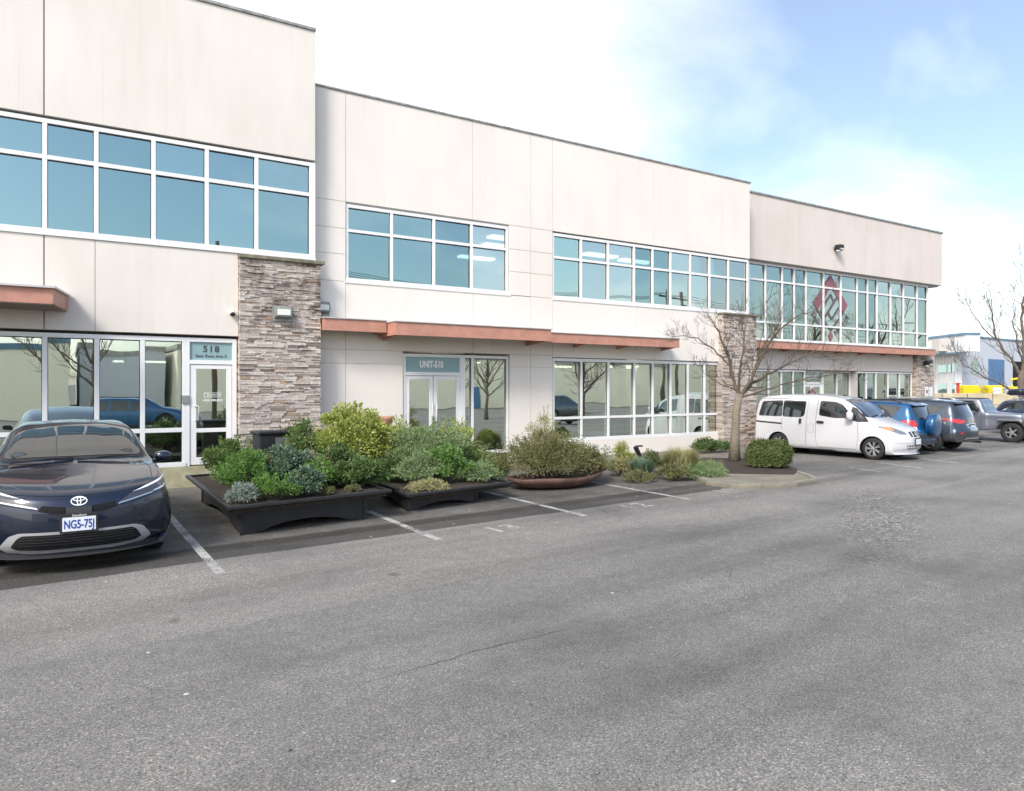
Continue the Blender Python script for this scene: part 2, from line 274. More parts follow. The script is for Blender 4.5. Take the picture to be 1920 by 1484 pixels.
# ------------------------------------------------------------------ mesh builder
class MB:
    def __init__(s): s.v = []; s.f = []
    def add(s, vs, fs):
        b = len(s.v); s.v += [tuple(p) for p in vs]; s.f += [tuple(b + i for i in f) for f in fs]; return s
    def box(s, x0, x1, y0, y1, z0, z1):
        return s.add([(x0, y0, z0), (x1, y0, z0), (x1, y1, z0), (x0, y1, z0), (x0, y0, z1), (x1, y0, z1), (x1, y1, z1), (x0, y1, z1)],
                     [(0, 3, 2, 1), (4, 5, 6, 7), (0, 1, 5, 4), (1, 2, 6, 5), (2, 3, 7, 6), (3, 0, 4, 7)])
    def prism(s, poly, z0, z1):
        n = len(poly); vs = [(x, y, z0) for x, y in poly] + [(x, y, z1) for x, y in poly]
        fs = [(i, (i + 1) % n, n + (i + 1) % n, n + i) for i in range(n)]
        tri = tessellate_polygon([[Vector((x, y, 0)) for x, y in poly]])
        fs += [tuple(n + i for i in t) for t in tri] + [tuple(reversed(t)) for t in tri]
        return s.add(vs, fs)
    def prism_y(s, poly, y0, y1):            # poly in x, z
        n = len(poly); vs = [(x, y0, z) for x, z in poly] + [(x, y1, z) for x, z in poly]
        fs = [(i, (i + 1) % n, n + (i + 1) % n, n + i) for i in range(n)]
        tri = tessellate_polygon([[Vector((x, z, 0)) for x, z in poly]])
        fs += [t for t in tri] + [tuple(n + i for i in reversed(t)) for t in tri]
        return s.add(vs, fs)
    def tube(s, pts, rad, n=6, cap=True):
        pts = [Vector(p) for p in pts]; k = len(pts)
        if not isinstance(rad, (list, tuple)): rad = [rad] * k
        rings = []
        up = Vector((0, 0, 1))
        for i, p in enumerate(pts):
            d = (pts[min(i + 1, k - 1)] - pts[max(i - 1, 0)]).normalized()
            a = d.cross(up if abs(d.z) < .95 else Vector((1, 0, 0))).normalized(); b = d.cross(a)
            rings.append([p + (a * math.cos(t * 2 * math.pi / n) + b * math.sin(t * 2 * math.pi / n)) * rad[i] for t in range(n)])
        vs = [q for r in rings for q in r]
        fs = [(i * n + j, i * n + (j + 1) % n, (i + 1) * n + (j + 1) % n, (i + 1) * n + j) for i in range(k - 1) for j in range(n)]
        if cap: fs += [tuple(range(n)), tuple((k - 1) * n + j for j in reversed(range(n)))]
        return s.add(vs, fs)
    def lathe(s, prof, axis='x', n=32, c=(0, 0, 0)):   # prof: (along, radius)
        vs = []
        for a, r in prof:
            for j in range(n):
                t = 2 * math.pi * j / n
                u, w = r * math.cos(t), r * math.sin(t)
                vs.append((c[0] + a, c[1] + u, c[2] + w) if axis == 'x' else ((c[0] + u, c[1] + w, c[2] + a) if axis == 'z' else (c[0] + u, c[1] + a, c[2] + w)))
        k = len(prof)
        fs = [(i * n + j, i * n + (j + 1) % n, (i + 1) * n + (j + 1) % n, (i + 1) * n + j) for i in range(k - 1) for j in range(n)]
        return s.add(vs, fs)
    def build(s, name, mat, parent=None, smooth=False, bevel=0, loc=None):
        me = bpy.data.meshes.new(name); me.from_pydata(s.v, [], s.f); me.validate()
        mats = mat if isinstance(mat, (list, tuple)) else [mat]
        for m in mats: me.materials.append(m)
        o = bpy.data.objects.new(name, me); COL.objects.link(o)
        if parent: o.parent = parent
        if loc: o.location = loc
        bm = bmesh.new(); bm.from_mesh(me); bmesh.ops.recalc_face_normals(bm, faces=bm.faces); bm.to_mesh(me); bm.free()
        if smooth:
            for p in me.polygons: p.use_smooth = True
        if bevel:
            b = o.modifiers.new('bevel', 'BEVEL'); b.width = bevel; b.segments = 2; b.limit_method = 'ANGLE'
        return o
def tag(o, label=None, cat=None, group=None, kind=None):
    if label: o['label'] = label
    if cat: o['category'] = cat
    if group: o['group'] = group
    if kind: o['kind'] = kind
    return o
def empty(name, loc=(0, 0, 0), rz=0, label=None, cat=None, group=None):
    o = bpy.data.objects.new(name, None); COL.objects.link(o); o.location = loc; o.rotation_euler = (0, 0, rz); o.empty_display_size = .3
    return tag(o, label, cat, group)
def text_mesh(txt, size, extrude=.004, sx=1.0, bold=0.0, spacing=1.0):
    cu = bpy.data.curves.new('txt', 'FONT'); cu.body = txt; cu.size = size; cu.extrude = extrude; cu.align_x = 'CENTER'; cu.align_y = 'CENTER'; cu.offset = bold
    cu.space_character = spacing
    o = bpy.data.objects.new('txt', cu); COL.objects.link(o)
    bpy.context.view_layer.update()
    me = bpy.data.meshes.new_from_object(o.evaluated_get(bpy.context.evaluated_depsgraph_get()))
    bpy.data.objects.remove(o)
    vs = [(v.co.x * sx, v.co.y, v.co.z) for v in me.vertices]; fs = [tuple(p.vertices) for p in me.polygons]
    return vs, fs
def text_obj(name, txt, size, mat, parent, loc, rot=(math.pi / 2, 0, 0), **kw):
    vs, fs = text_mesh(txt, size, **kw)
    mt = Matrix.Translation(loc) @ Matrix.Rotation(rot[2], 4, 'Z') @ Matrix.Rotation(rot[1], 4, 'Y') @ Matrix.Rotation(rot[0], 4, 'X')
    m = MB(); m.add([mt @ Vector(v) for v in vs], fs)
    return m.build(name, mat, parent)
M['bluedisp'] = simple('blue_display', (.05, .25, .40), .5)
# ------------------------------------------------------------------ architecture
def split_build(mb, name, mat, parent):
    n = len(mb.v) // 8
    for i in range(n):
        m = MB(); m.v = mb.v[8 * i:8 * i + 8]; m.f = [tuple(k - 8 * i for k in f) for f in mb.f if f[0] // 8 == i]; m.build(name, mat, parent)
def panels(mb, back, rects, y, t=.03, gap=.011):
    for x0, x1, z0, z1 in rects:
        mb.box(x0 + gap / 2, x1 - gap / 2, y, y + t, z0 + gap / 2, z1 - gap / 2)
        back.box(x0 - .001, x1 + .001, y + .012, y + t + .12, z0 - .001, z1 + .001)
def window(parent, xs, zs, y, gmat, mull=.065, deep=.10, edge=.08, zsill=True, skip=None, panes=None, name='window'):
    """one window: frame bars butted together, dark gaskets, and its panes"""
    x0, x1, z0, z1 = xs[0], xs[-1], zs[0], zs[-1]
    fr = MB()
    fr.box(x0, x1, y, y + deep, z1 - edge, z1)
    fr.box(x0, x1, y - (.02 if zsill else 0), y + deep, z0, z0 + edge)
    fr.box(x0, x0 + edge * .8, y + .002, y + deep, z0 + edge, z1 - edge); fr.box(x1 - edge * .8, x1, y + .002, y + deep, z0 + edge, z1 - edge)
    for x in xs[1:-1]: fr.box(x - mull / 2, x + mull / 2, y + .002, y + deep, z0 + edge, z1 - edge)
    cells = []
    for i in range(len(xs) - 1):
        a = xs[i] + (edge * .8 if i == 0 else mull / 2); b = xs[i + 1] - (edge * .8 if i == len(xs) - 2 else mull / 2)
        zz = [z0 + edge] + [z for z in zs[1:-1]] + [z1 - edge]
        for z in zs[1:-1]: fr.box(a, b, y + .004, y + deep, z - mull / 2, z + mull / 2)
        for j in range(len(zs) - 1):
            c = zz[j] + (mull / 2 if j else 0); d = zz[j + 1] - (mull / 2 if j < len(zs) - 2 else 0)
            cells.append((i, j, a, b, c, d))
    w = fr.build(name, M['alu'], parent, bevel=.004)
    gk = MB(); groups = {}
    for i, j, a, b, c, d in cells:
        g = .014
        gk.box(a, b, y + .045, y + .052, d - g, d); gk.box(a, a + g * .7, y + .045, y + .052, c, d - g); gk.box(b - g * .7, b, y + .045, y + .052, c, d - g)
        gm = gmat if not panes or (i, j) not in panes else panes[(i, j)]
        q = [random.Random(hash((round(a, 2), round(c, 2)))).uniform(-1, 1) * .007 for _ in range(1)][0]; q2 = math.sin(a * 37.7 + c * 11.3) * .006
        xa, xb, za, zb_ = a - .01, b + .01, c - .01, d + .01; yy = y + .062
        groups.setdefault(gm, MB()).add([(xa, yy - q, za), (xb, yy + q, za), (xb, yy + q + q2, zb_), (xa, yy - q + q2, zb_), (xa, yy - q + .006, za), (xb, yy + q + .006, za), (xb, yy + q + q2 + .006, zb_), (xa, yy - q + q2 + .006, zb_)], [(0, 1, 2, 3), (7, 6, 5, 4), (0, 4, 5, 1), (1, 5, 6, 2), (2, 6, 7, 3), (3, 7, 4, 0)])
    gk.build('gasket', M['gasket'], w)
    for gm, mb in groups.items(): mb.build('glass', M[gm], w)
    return w
def stone_wall(x0, x1, y, z0, z1, parent, depth=.12, seed=1, side=True):
    r = random.Random(seed); mb = MB(); z = z0
    MB().box(x0 + .02, x1 - .02, y + .045, y + depth + .2, z0, z1).build('stone_backing', M['mortar'], parent)
    while z < z1 - .015:
        h = min(r.choice((.022, .03, .036, .045, .058)), z1 - z); x = x0 - r.uniform(0, .012)
        while x < x1:
            w = r.uniform(.07, .36); xe = x + w
            if xe > x1 - .06: xe = x1 + r.uniform(-.004, .012)
            p = r.choice((0, .008, .014, .02, .03)) + r.uniform(0, .008); e = .0025; jz = r.uniform(-.003, .003); q = r.uniform(0, .004)
            a, b, c, d = x + e, xe - e, z + e * .6, z + h - e * .6
            yy = y - p + .03
            v = [(a, yy + q, c), (b, yy, c + jz * .5), (b, yy + q, d + jz), (a, yy, d), (a - .002, y + .06, c), (b + .002, y + .06, c), (b + .002, y + .06, d), (a - .002, y + .06, d)]
            mb.add(v, [(0, 1, 2, 3), (4, 7, 6, 5), (0, 4, 5, 1), (1, 5, 6, 2), (2, 6, 7, 3), (3, 7, 4, 0)])
            x = xe
        z += h
    # stones returned round the two ends
    if side:
        z = z0
        while z < z1 - .015:
            h = min(r.choice((.025, .035, .05)), z1 - z)
            for xs, sg in ((x0, -1), (x1, 1)):
                mb.box(min(xs + sg * r.uniform(-.01, .01), xs - sg * .04), max(xs + sg * r.uniform(-.01, .01), xs - sg * .04), y + .061, y + depth + .18, z + .002, z + h - .002)
            z += h
    return mb.build('stone_cladding', M['stone'], parent)
def wall_light(name, x, y, z, label, group='rectangular wall lights'):
    o = empty(name, (x, y, z), 0, label, 'wall light', group)
    MB().box(-.19, .19, -.012, 0, -.15, .15).build('mounting_plate', M['coping'], o)
    m = MB(); m.add([(-.165, -.15, -.07), (.165, -.15, -.07), (.165, -.012, -.115), (-.165, -.012, -.115), (-.165, -.15, .10), (.165, -.15, .10), (.165, -.012, .115), (-.165, -.012, .115)],
                    [(0, 3, 2, 1), (4, 5, 6, 7), (0, 1, 5, 4), (1, 2, 6, 5), (2, 3, 7, 6), (3, 0, 4, 7)])
    m.build('housing', M['lampmetal'], o, bevel=.012)
    MB().box(-.13, .13, -.165, -.149, -.045, .075).build('diffuser', M['lampglass'], o, bevel=.01)
    return o
def room(parent, x0, x1, y0, y1, z0, z1, cols=()):
    m = MB(); m.box(x0, x1, y1, y1 + .1, z0, z1); m.box(x0 - .1, x0, y0, y1, z0, z1); m.box(x1, x1 + .1, y0, y1, z0, z1); m.box(x0, x1, y0, y1, z1, z1 + .1)
    m.build('interior_wall', M['inner'], parent)
    MB().box(x0, x1, y0, y1, z0 - .1, z0).build('interior_floor', M['inner_floor'], parent)
    for x, w in cols: MB().box(x, x + w, y0 + .5, y0 + .5 + w, z0, z1).build('interior_column', M['inner_white'], parent)
def shell(parent, x0, x1, yf, yb, ztop, mat):
    """side, back and roof slabs behind the street front"""
    m = MB(); m.box(x0 + .03, x0 + .23, yf, yb, 0, ztop); m.box(x1 - .23, x1 - .03, yf, yb, 0, ztop); m.box(x0 + .23, x1 - .23, yb - .2, yb, 0, ztop)
    m.build('side_wall', mat, parent)
    MB().box(x0 + .23, x1 - .23, yf, yb - .2, ztop - .6, ztop - .45).build('roof', M['coping'], parent)

# ---- left building, number 518
DL = 15.0
LB = empty('commercial_building', (0, DL, 0), 0, 'tall cream building at left with blue ribbon window and door numbered 518', 'building', 'joined commercial units')
def P(o, b):                                   # keep world coordinates for children of an empty at its base
    o.location = (o.location[0] - b.location[0], o.location[1] - b.location[1], o.location[2] - b.location[2]); return o
class Sub:                                     # parent proxy: children are written in world coordinates
    pass
def holder(b):
    """building children are modelled in world coordinates, so shift their meshes to the building's base"""
    for ch in b.children: ch.location = (-b.location[0], -b.location[1], -b.location[2])
w, bk = MB(), MB()
panels(w, bk, [(-7, -.118, 6.64, 9.34), (-.10, 4.65, 6.64, 9.34)], DL, gap=.012)
panels(w, bk, [(-7, -.118, 2.92, 4.56), (-.10, .66, 2.92, 4.56), (.66, 3.12, 2.92, 4.56)], DL + .02, gap=.012)
w.build('wall', M['stucco'], LB); bk.box(-.14, -.08, DL + .03, DL + .1, 6.64, 9.34); bk.box(-.14, -.08, DL + .05, DL + .1, 2.92, 4.56)
bk.build('wall_joint', M['joint'], LB)
MB().box(-7, 4.66, DL - .035, DL + .35, 9.341, 9.40).build('coping', M['coping'], LB, bevel=.006)
window(LB, [-7, -6.0, -5.0, -4.0, -3.0, -2.0, -1.03, -.10, .68, 1.61, 2.54, 3.47, 4.60], [4.60, 5.93, 6.60], DL + .03, 'glass_blue', mull=.075)
MB().box(4.60, 4.655, DL + .02, DL + .12, 4.60, 6.60).build('corner_trim', M['alu'], LB)
MB().box(-7, 4.66, DL - .01, DL + .1, 4.561, 4.598).build('sill', M['alu'], LB, bevel=.004)
window(LB, [-7, -5.2, -4.2, -3.2, -2.2, -1.15, -.10, .69, 1.43, 2.17], [.40, 1.10, 2.87], DL + .08, 'glass_store', mull=.08)
dr = MB()                                       # entrance: transom light above a glazed leaf
dr.box(2.17, 3.10, DL + .08, DL + .18, 2.79, 2.87); dr.box(2.171, 2.24, DL + .082, DL + .18, .4, 2.79); dr.box(3.02, 3.10, DL + .082, DL + .18, .4, 2.79); dr.box(2.24, 3.02, DL + .084, DL + .18, 2.36, 2.44)
df = dr.build('door_frame', M['alu'], LB, bevel=.004)
MB().box(2.23, 3.03, DL + .12, DL + .126, 2.43, 2.80).build('transom_glass', M['frosted'], df)
lf = MB(); lf.box(2.25, 3.01, DL + .10, DL + .15, 2.27, 2.35); lf.box(2.25, 2.36, DL + .101, DL + .15, .42, 2.27); lf.box(2.91, 3.01, DL + .101, DL + .15, .42, 2.27); lf.box(2.36, 2.91, DL + .102, DL + .15, 1.04, 1.12); lf.box(2.36, 2.91, DL + .102, DL + .15, .42, .56)
door = lf.build('door', M['alu'], LB, bevel=.004)
MB().box(2.35, 2.92, DL + .12, DL + .126, .55, 2.28).build('glass', M['glass_store'], door)
MB().tube([(2.33, DL + .10, 1.55), (2.33, DL + .05, 1.56), (2.39, DL + .05, 1.55), (2.39, DL + .05, 1.28), (2.33, DL + .05, 1.27), (2.33, DL + .10, 1.28)], .013, 8).build('handle', M['alu'], door, smooth=True)
MB().box(2.10, 2.22, DL + .05, DL + .08, 1.60, 1.76).build('card_reader', M['lampmetal'], LB, bevel=.005)
text_obj('street_number', '518', .17, M['dark_decal'], df, (2.63, DL + .115, 2.655), extrude=.002, bold=.004, spacing=1.25)
text_obj('street_name', 'East Kent Ave S', .075, M['dark_decal'], df, (2.63, DL + .115, 2.52), extrude=.002, bold=.001, spacing=1.15)
text_obj('door_lettering', 'HDG VISUALS', .058, M['white_decal'], door, (2.66, DL + .115, 1.66), extrude=.002, bold=.0015)
text_obj('door_lettering', 'LANDSTAR', .044, M['white_decal'], door, (2.69, DL + .115, 1.765), extrude=.002)
lg = MB(); lg.box(2.50, 2.80, DL + .115, DL + .119, 1.80, 1.808); lg.box(2.50, 2.80, DL + .115, DL + .119, 1.722, 1.73); lg.box(2.50, 2.508, DL + .115, DL + .119, 1.73, 1.80); lg.box(2.792, 2.80, DL + .115, DL + .119, 1.73, 1.80); lg.box(2.565, 2.573, DL + .115, DL + .119, 1.73, 1.80)
lg.build('door_logo', M['white_decal'], door)
MB().box(-7, 3.11, DL + .06, DL + .3, 0, .398).build('plinth', M['plinth'], LB)
stone_wall(3.12, 4.72, DL - .13, 0, 4.46, LB, seed=3)
MB().box(3.10, 4.80, DL - .17, DL + .12, 4.461, 4.53).build('pillar_cap', M['moss'], LB, bevel=.01)
cn = MB(); cn.prism([(-7, DL - .001), (-7, DL - 1.1), (.02, DL - 1.1), (.24, DL - .001)], 3.26, 3.51)
cp = cn.build('canopy', M['fascia'], LB)
MB().prism([(-7, DL - .002), (-7, DL - 1.16), (.05, DL - 1.16), (.29, DL - .002)], 3.511, 3.545).build('flashing', M['flash'], cp)
MB().prism([(-7, DL - .003), (-7, DL - 1.09), (.0, DL - 1.09), (.22, DL - .003)], 3.245, 3.259).build('soffit', M['soffit'], cp)
shell(LB, -7, 4.64, DL + .16, DL + 24, 9.3, M['stucco'])
li = MB()  # no fixtures known in this shop: glowing panels added to brighten its interior
for x, y in ((-4, 18), (1.2, 19)): li.box(x, x + 1.1, y, y + .25, 2.50, 2.54)
split_build(li, 'ceiling_and_fill_light', M['lit'], LB)
room(LB, -6.7, 4.4, DL + .3, DL + 8, 4.5, 6.62, [(1.15, .25)]); room(LB, -6.7, 4.3, DL + .4, DL + 7, .41, 2.95, [(1.2, .25), (-3, .3)])
fr2 = MB(); fr2.box(.95, 1.3, DL + 1.2, DL + 1.5, 4.5, 4.86); fr2.box(1.9, 3.1, DL + .8, DL + 1.1, 4.5, 4.68); fr2.box(.9, 1.25, DL + 1.15, DL + 1.45, 4.87, 5.2)
split_build(fr2, 'stored_box', M['blind'], LB)
holder(LB)

# ---- middle building, unit 510
DM = 15.3
MBD = empty('commercial_building', (0, DM, 0), 0, 'middle cream panelled building with terracotta canopy over the UNIT-510 door', 'building', 'joined commercial units')
w, bk = MB(), MB()
zs = [4.22, 4.81, 5.37, 5.96]
rects = [(a, b, 5.96, 8.34) for a, b in ((4.5, 5.41), (5.41, 8.57), (8.57, 10.26), (10.26, 10.94), (10.94, 14.48), (14.48, 17.32), (17.32, 18.56))]
for a, b in ((4.5, 5.41), (9.62, 10.26), (10.26, 10.94)):
    rects += [(a, b, zs[i], zs[i + 1]) for i in range(3)]
rects += [(4.5, 5.41, 2.74, 4.22), (4.5, 5.41, 2.44, 2.74), (4.5, 5.41, 0, 2.44), (5.41, 6.76, 2.44, 2.74), (5.41, 6.76, 0, 2.44), (5.41, 8.59, 2.74, 4.21), (8.59, 10.26, 2.74, 4.21),
          (10.26, 10.94, 2.74, 4.22), (9.63, 10.26, 2.43, 2.74), (9.63, 10.26, 0, 2.43), (10.26, 10.94, 2.43, 2.74), (10.26, 10.94, 0, 2.43),
          (10.94, 13.82, 2.70, 4.20), (13.82, 14.50, 2.70, 4.20), (14.50, 15.19, 2.70, 4.20), (15.19, 17.2, 2.70, 4.20)]
panels(w, bk, rects, DM)
w.build('wall', M['stucco_mid'], MBD); bk.build('wall_joint', M['joint'], MBD)
MB().box(10.245, 10.275, DM + .02, DM + .04, 0, 8.34).build('expansion_joint', M['joint'], MBD)
MB().box(4.6, 18.6, DM - .03, DM + .35, 8.341, 8.385).build('coping', M['coping'], MBD, bevel=.006)
MB().box(5.41, 9.62, DM + .02, DM + .15, 5.94, 5.96).build('lintel', M['joint'], MBD)
window(MBD, [5.42, 6.50, 7.56, 8.57, 9.61], [4.23, 5.35, 5.93], DM + .03, 'glass_blue', panes={(3, 0): 'glass_store', (3, 1): 'glass_store'})
window(MBD, [10.95, 11.90, 12.83, 13.77, 14.47, 15.17, 15.97, 16.79, 17.62, 18.54], [4.22, 5.30, 5.93], DM + .03, 'glass_store', panes={(0, 0): 'glass_green', (0, 1): 'glass_green', (3, 0): 'glass_blue', (3, 1): 'glass_blue', (4, 0): 'glass_blue', (4, 1): 'glass_blue', (7, 1): 'glass_green'})
sl = MB(); sl.box(5.39, 9.65, DM - .02, DM + .03, 4.19, 4.229); sl.box(10.93, 18.56, DM - .02, DM + .03, 4.18, 4.219); sl.build('sill', M['alu'], MBD, bevel=.004)
# unit entrance: a pair of glazed leaves, transom, two sidelights
window(MBD, [8.34, 8.60, 9.62], [.3, 2.69], DM + .04, 'glass_store', mull=.06, edge=.07)
dr = MB(); dr.box(6.77, 8.339, DM + .04, DM + .14, 2.62, 2.69); dr.box(6.77, 6.85, DM + .042, DM + .14, .3, 2.62); dr.box(8.26, 8.339, DM + .042, DM + .14, .3, 2.62); dr.box(6.85, 8.26, DM + .044, DM + .14, 2.19, 2.27)
df = dr.build('door_frame', M['alu'], MBD, bevel=.004)
MB().box(6.84, 8.27, DM + .09, DM + .096, 2.26, 2.63).build('transom_glass', M['frosted'], df)
text_obj('unit_number', 'UNIT-510', .21, M['white_decal'], df, (7.52, DM + .085, 2.45), extrude=.002, sx=.70, bold=.009)
for i, (a, b) in enumerate(((6.855, 7.545), (7.565, 8.255))):
    lf = MB(); lf.box(a, b, DM + .06, DM + .11, 2.10, 2.18); lf.box(a, a + .09, DM + .061, DM + .11, .32, 2.10); lf.box(b - .09, b, DM + .061, DM + .11, .32, 2.10); lf.box(a + .09, b - .09, DM + .062, DM + .11, .32, .5)
    d = lf.build('door', M['alu'], MBD, bevel=.004)
    MB().box(a + .08, b - .08, DM + .08, DM + .086, .49, 2.11).build('glass', M['glass_store'], d)
    hx = b - .045 if i == 0 else a + .045
    MB().tube([(hx, DM + .06, 1.55), (hx, DM, 1.55), (hx, DM, 1.0), (hx, DM + .06, 1.0)], .014, 8).build('handle', M['alu'], d, smooth=True)
window(MBD, [10.98, 11.93, 12.86, 13.80, 14.50, 15.20, 15.90, 16.60, 17.31], [.50, 1.11, 2.68], DM + .05, 'glass_store', mull=.065)
MB().box(10.94, 17.2, DM + .02, DM + .3, 0, .498).build('plinth', M['stucco_mid'], MBD)
MB().box(5.41, 10.3, DM + .16, DM + .3, 0, .298).build('threshold', M['conc'], MBD)
stone_wall(17.14, 18.64, DM - .2, 0, 4.13, MBD, seed=8)
MB().box(17.10, 18.70, DM - .24, DM + .1, 4.131, 4.19).build('pillar_cap', M['moss'], MBD, bevel=.01)
def canopy(parent, x0, x1, yw, dep, z0, z1, brackets, flare=0):
    c = MB(); c.box(x0, x1, yw - dep, yw - dep + .05, z0, z1); c.box(x0, x0 + .05, yw - dep + .05, yw - .001, z0, z1); c.box(x1 - .05, x1, yw - dep + .05, yw - .001, z0, z1)
    c = c.build('canopy', M['fascia'], parent)
    MB().box(x0 + .05, x1 - .05, yw - dep + .05, yw - .002, z1 - .09, z1 - .06).build('soffit', M['soffit_pale'], c)
    MB().box(x0 - .02, x1 + .02, yw - dep - .03, yw - .002, z1 + .001, z1 + .022).build('flashing', M['flash'], c)
    for bx in brackets:
        b = MB(); b.add([(bx, yw - dep + .05, z0), (bx, yw - .003, z0 - .07), (bx, yw - .003, z1 - .1), (bx, yw - dep + .05, z1 - .1), (bx + .04, yw - dep + .05, z0), (bx + .04, yw - .003, z0 - .07), (bx + .04, yw - .003, z1 - .1), (bx + .04, yw - dep + .05, z1 - .1)],
                        [(0, 1, 2, 3), (7, 6, 5, 4), (0, 4, 5, 1), (1, 5, 6, 2), (2, 6, 7, 3), (3, 7, 4, 0)])
        b.build('bracket', M['fascia'], c)
canopy(MBD, 4.76, 6.13, DM, .55, 3.10, 3.35, [])
canopy(MBD, 6.16, 10.20, DM, .98, 3.03, 3.31, [6.25, 10.1])
canopy(MBD, 10.23, 14.86, DM, .62, 3.03, 3.27, [11.6, 13.1, 14.75])
shell(MBD, 4.6, 18.58, DM + .2, DM + 24, 8.3, M['stucco_mid'])
room(MBD, 4.9, 18.3, DM + .4, DM + 7, 4.1, 5.99, [(12.0, .3)]); room(MBD, 4.9, 17.2, DM + .4, DM + 7, .35, 2.95, [(8.95, .25), (11.35, .3), (13.95, .28), (16.4, .22)])
MB().box(11.0, 11.86, DM + .16, DM + .18, 4.3, 5.86).build('blind', M['blind'], MBD)
li = MB()  # a few real fixtures, plus extra glowing panels added to brighten the rooms
for x, y in ((10.3, 17.6), (11.9, 17.6), (13.6, 17.2), (15.2, 17.4), (10.6, 19.6), (12.6, 19.9), (9.9, 16.6)): li.box(x, x + 1.2, y, y + .3, 5.93, 5.985)
for x, y in ((8.9, 17.4), (9.2, 18.9), (11.6, 17.6), (13.4, 19.2), (14.9, 17.6), (16.2, 19.0)): li.box(x, x + 1.1, y, y + .3, 2.58, 2.62)
split_build(li, 'ceiling_and_fill_light', M['lit'], MBD)
ft = MB(); ft.box(11.6, 13.2, DM + 1.2, DM + 1.9, .36, 1.1); ft.box(14.8, 15.6, DM + 1, DM + 1.4, .36, 1.5); ft.box(15.95, 16.4, DM + .9, DM + 1.3, .36, .95)
ft.box(11.3, 12.9, DM + 2.6, DM + 3.3, .36, 1.05); ft.box(13.9, 14.4, DM + 2.2, DM + 2.6, .36, 1.7); ft.box(16.5, 17.0, DM + 1.0, DM + 1.5, .36, 1.2)
split_build(ft, 'interior_furniture', simple('oak_furniture', (.50, .34, .16), .6), MBD)
nb_ = MB(); nb_.box(12.05, 12.95, DM + .9, DM + .92, 1.45, 2.15); nb_.box(8.75, 9.4, DM + 3.0, DM + 3.1, .36, 1.15); nb_.box(15.3, 15.75, DM + 1.9, DM + 2.0, 1.2, 2.0); split_build(nb_, 'interior_board', M['white'], MBD)
di = MB(); di.box(15.95, 16.45, DM + 1.6, DM + 1.7, 1.3, 1.95); di.box(13.0, 13.7, DM + 1.8, DM + 2.2, .36, .9); split_build(di, 'interior_display', M['bluedisp'], MBD)
holder(MBD)

# ---- right building, unit 500
DR = 15.9
RB = empty('commercial_building', (0, DR, 0), 0, 'pinkish beige building at right with tall green glazing and diamond emblem', 'building', 'joined commercial units')
w, bk = MB(), MB()
panels(w, bk, [(18.6, 21.60, 6.14, 8.30), (21.60, 25.93, 6.14, 8.30), (25.93, 31.2, 6.14, 8.30)], DR, gap=.018)
panels(w, bk, [(18.6, 21.9, 2.55, 3.25), (21.9, 26.4, 2.55, 3.25), (26.4, 29.72, 2.55, 3.25)], DR + .38, gap=.018)
w.box(31.17, 31.2, DR + .03, DR + 1.6, 6.145, 8.295)
w.build('wall', M['stucco_pink'], RB); bk.build('wall_joint', M['joint'], RB)
MB().box(18.62, 31.22, DR + .16, DR + .9, 6.10, 6.139).build('soffit', M['soffit_pale'], RB)
MB().box(18.58, 31.24, DR - .04, DR + .35, 8.301, 8.36).build('coping', M['coping'], RB, bevel=.006)
xs = [18.65, 19.50, 20.33, 21.21, 21.86, 22.51, 23.53, 24.56, 25.57, 26.25, 26.88, 27.80, 28.71, 29.70, 30.51]
pn = {}
for i in (3, 4, 8, 9, 13):
    for j in range(3): pn[(i, j)] = 'glass_blue'
tw = window(RB, xs, [3.50, 4.12, 5.53, 6.12], DR + .2, 'glass_green', panes=pn)
bl = MB()                                       # pale ceiling and blinds close behind the clear panes
for i in range(14):
    if i not in (3, 4, 8, 9, 13): bl.box(xs[i] + .06, xs[i + 1] - .06, DR + .33, DR + .34, 3.56, 6.06)
split_build(bl, 'blind', M['blind'], RB)
li = MB()
for x, z in ((19.6, 5.75), (20.45, 5.86), (19.6, 5.25), (20.5, 5.3), (22.7, 5.72)): li.add([(x, DR + .29, z), (x + .62, DR + .29, z + .06), (x + .62, DR + .29, z + .11), (x, DR + .29, z + .05), (x, DR + .31, z), (x + .62, DR + .31, z + .06), (x + .62, DR + .31, z + .11), (x, DR + .31, z + .05)], [(0, 1, 2, 3), (7, 6, 5, 4), (0, 4, 5, 1), (1, 5, 6, 2), (2, 6, 7, 3), (3, 7, 4, 0)])
split_build(li, 'tube_light', M['litcool'], RB)
# emblem: maroon lozenge with outlined bars, and the lettering round its lower edges
yl = DR + .243
cx, cz = 24.0, 5.02
def strip(mb, p, q, t, y=yl):
    p = Vector((p[0], p[1])); q = Vector((q[0], q[1])); d = (q - p).normalized(); n = Vector((-d.y, d.x)) * t / 2
    mb.prism_y([tuple(p + n), tuple(q + n), tuple(q - n), tuple(p - n)], y, y + .006)
em = MB()
em.prism_y([(cx - 1.02, cz - .05), (cx, cz + 1.0), (cx + 1.02, cz - .05), (cx + .77, cz - .36), (cx + .40, cz + .18), (cx, cz + .58), (cx - .45, cz + .02), (cx - .62, cz - .19), (cx - .80, cz - .31)], yl, yl + .006)
em.prism_y([(cx - .15, cz - 1.22), (cx, cz - 1.06), (cx + .15, cz - 1.22), (cx, cz - 1.45)], yl, yl + .006)
e1 = em.build('emblem', M['maroon'], tw)
ln = MB()
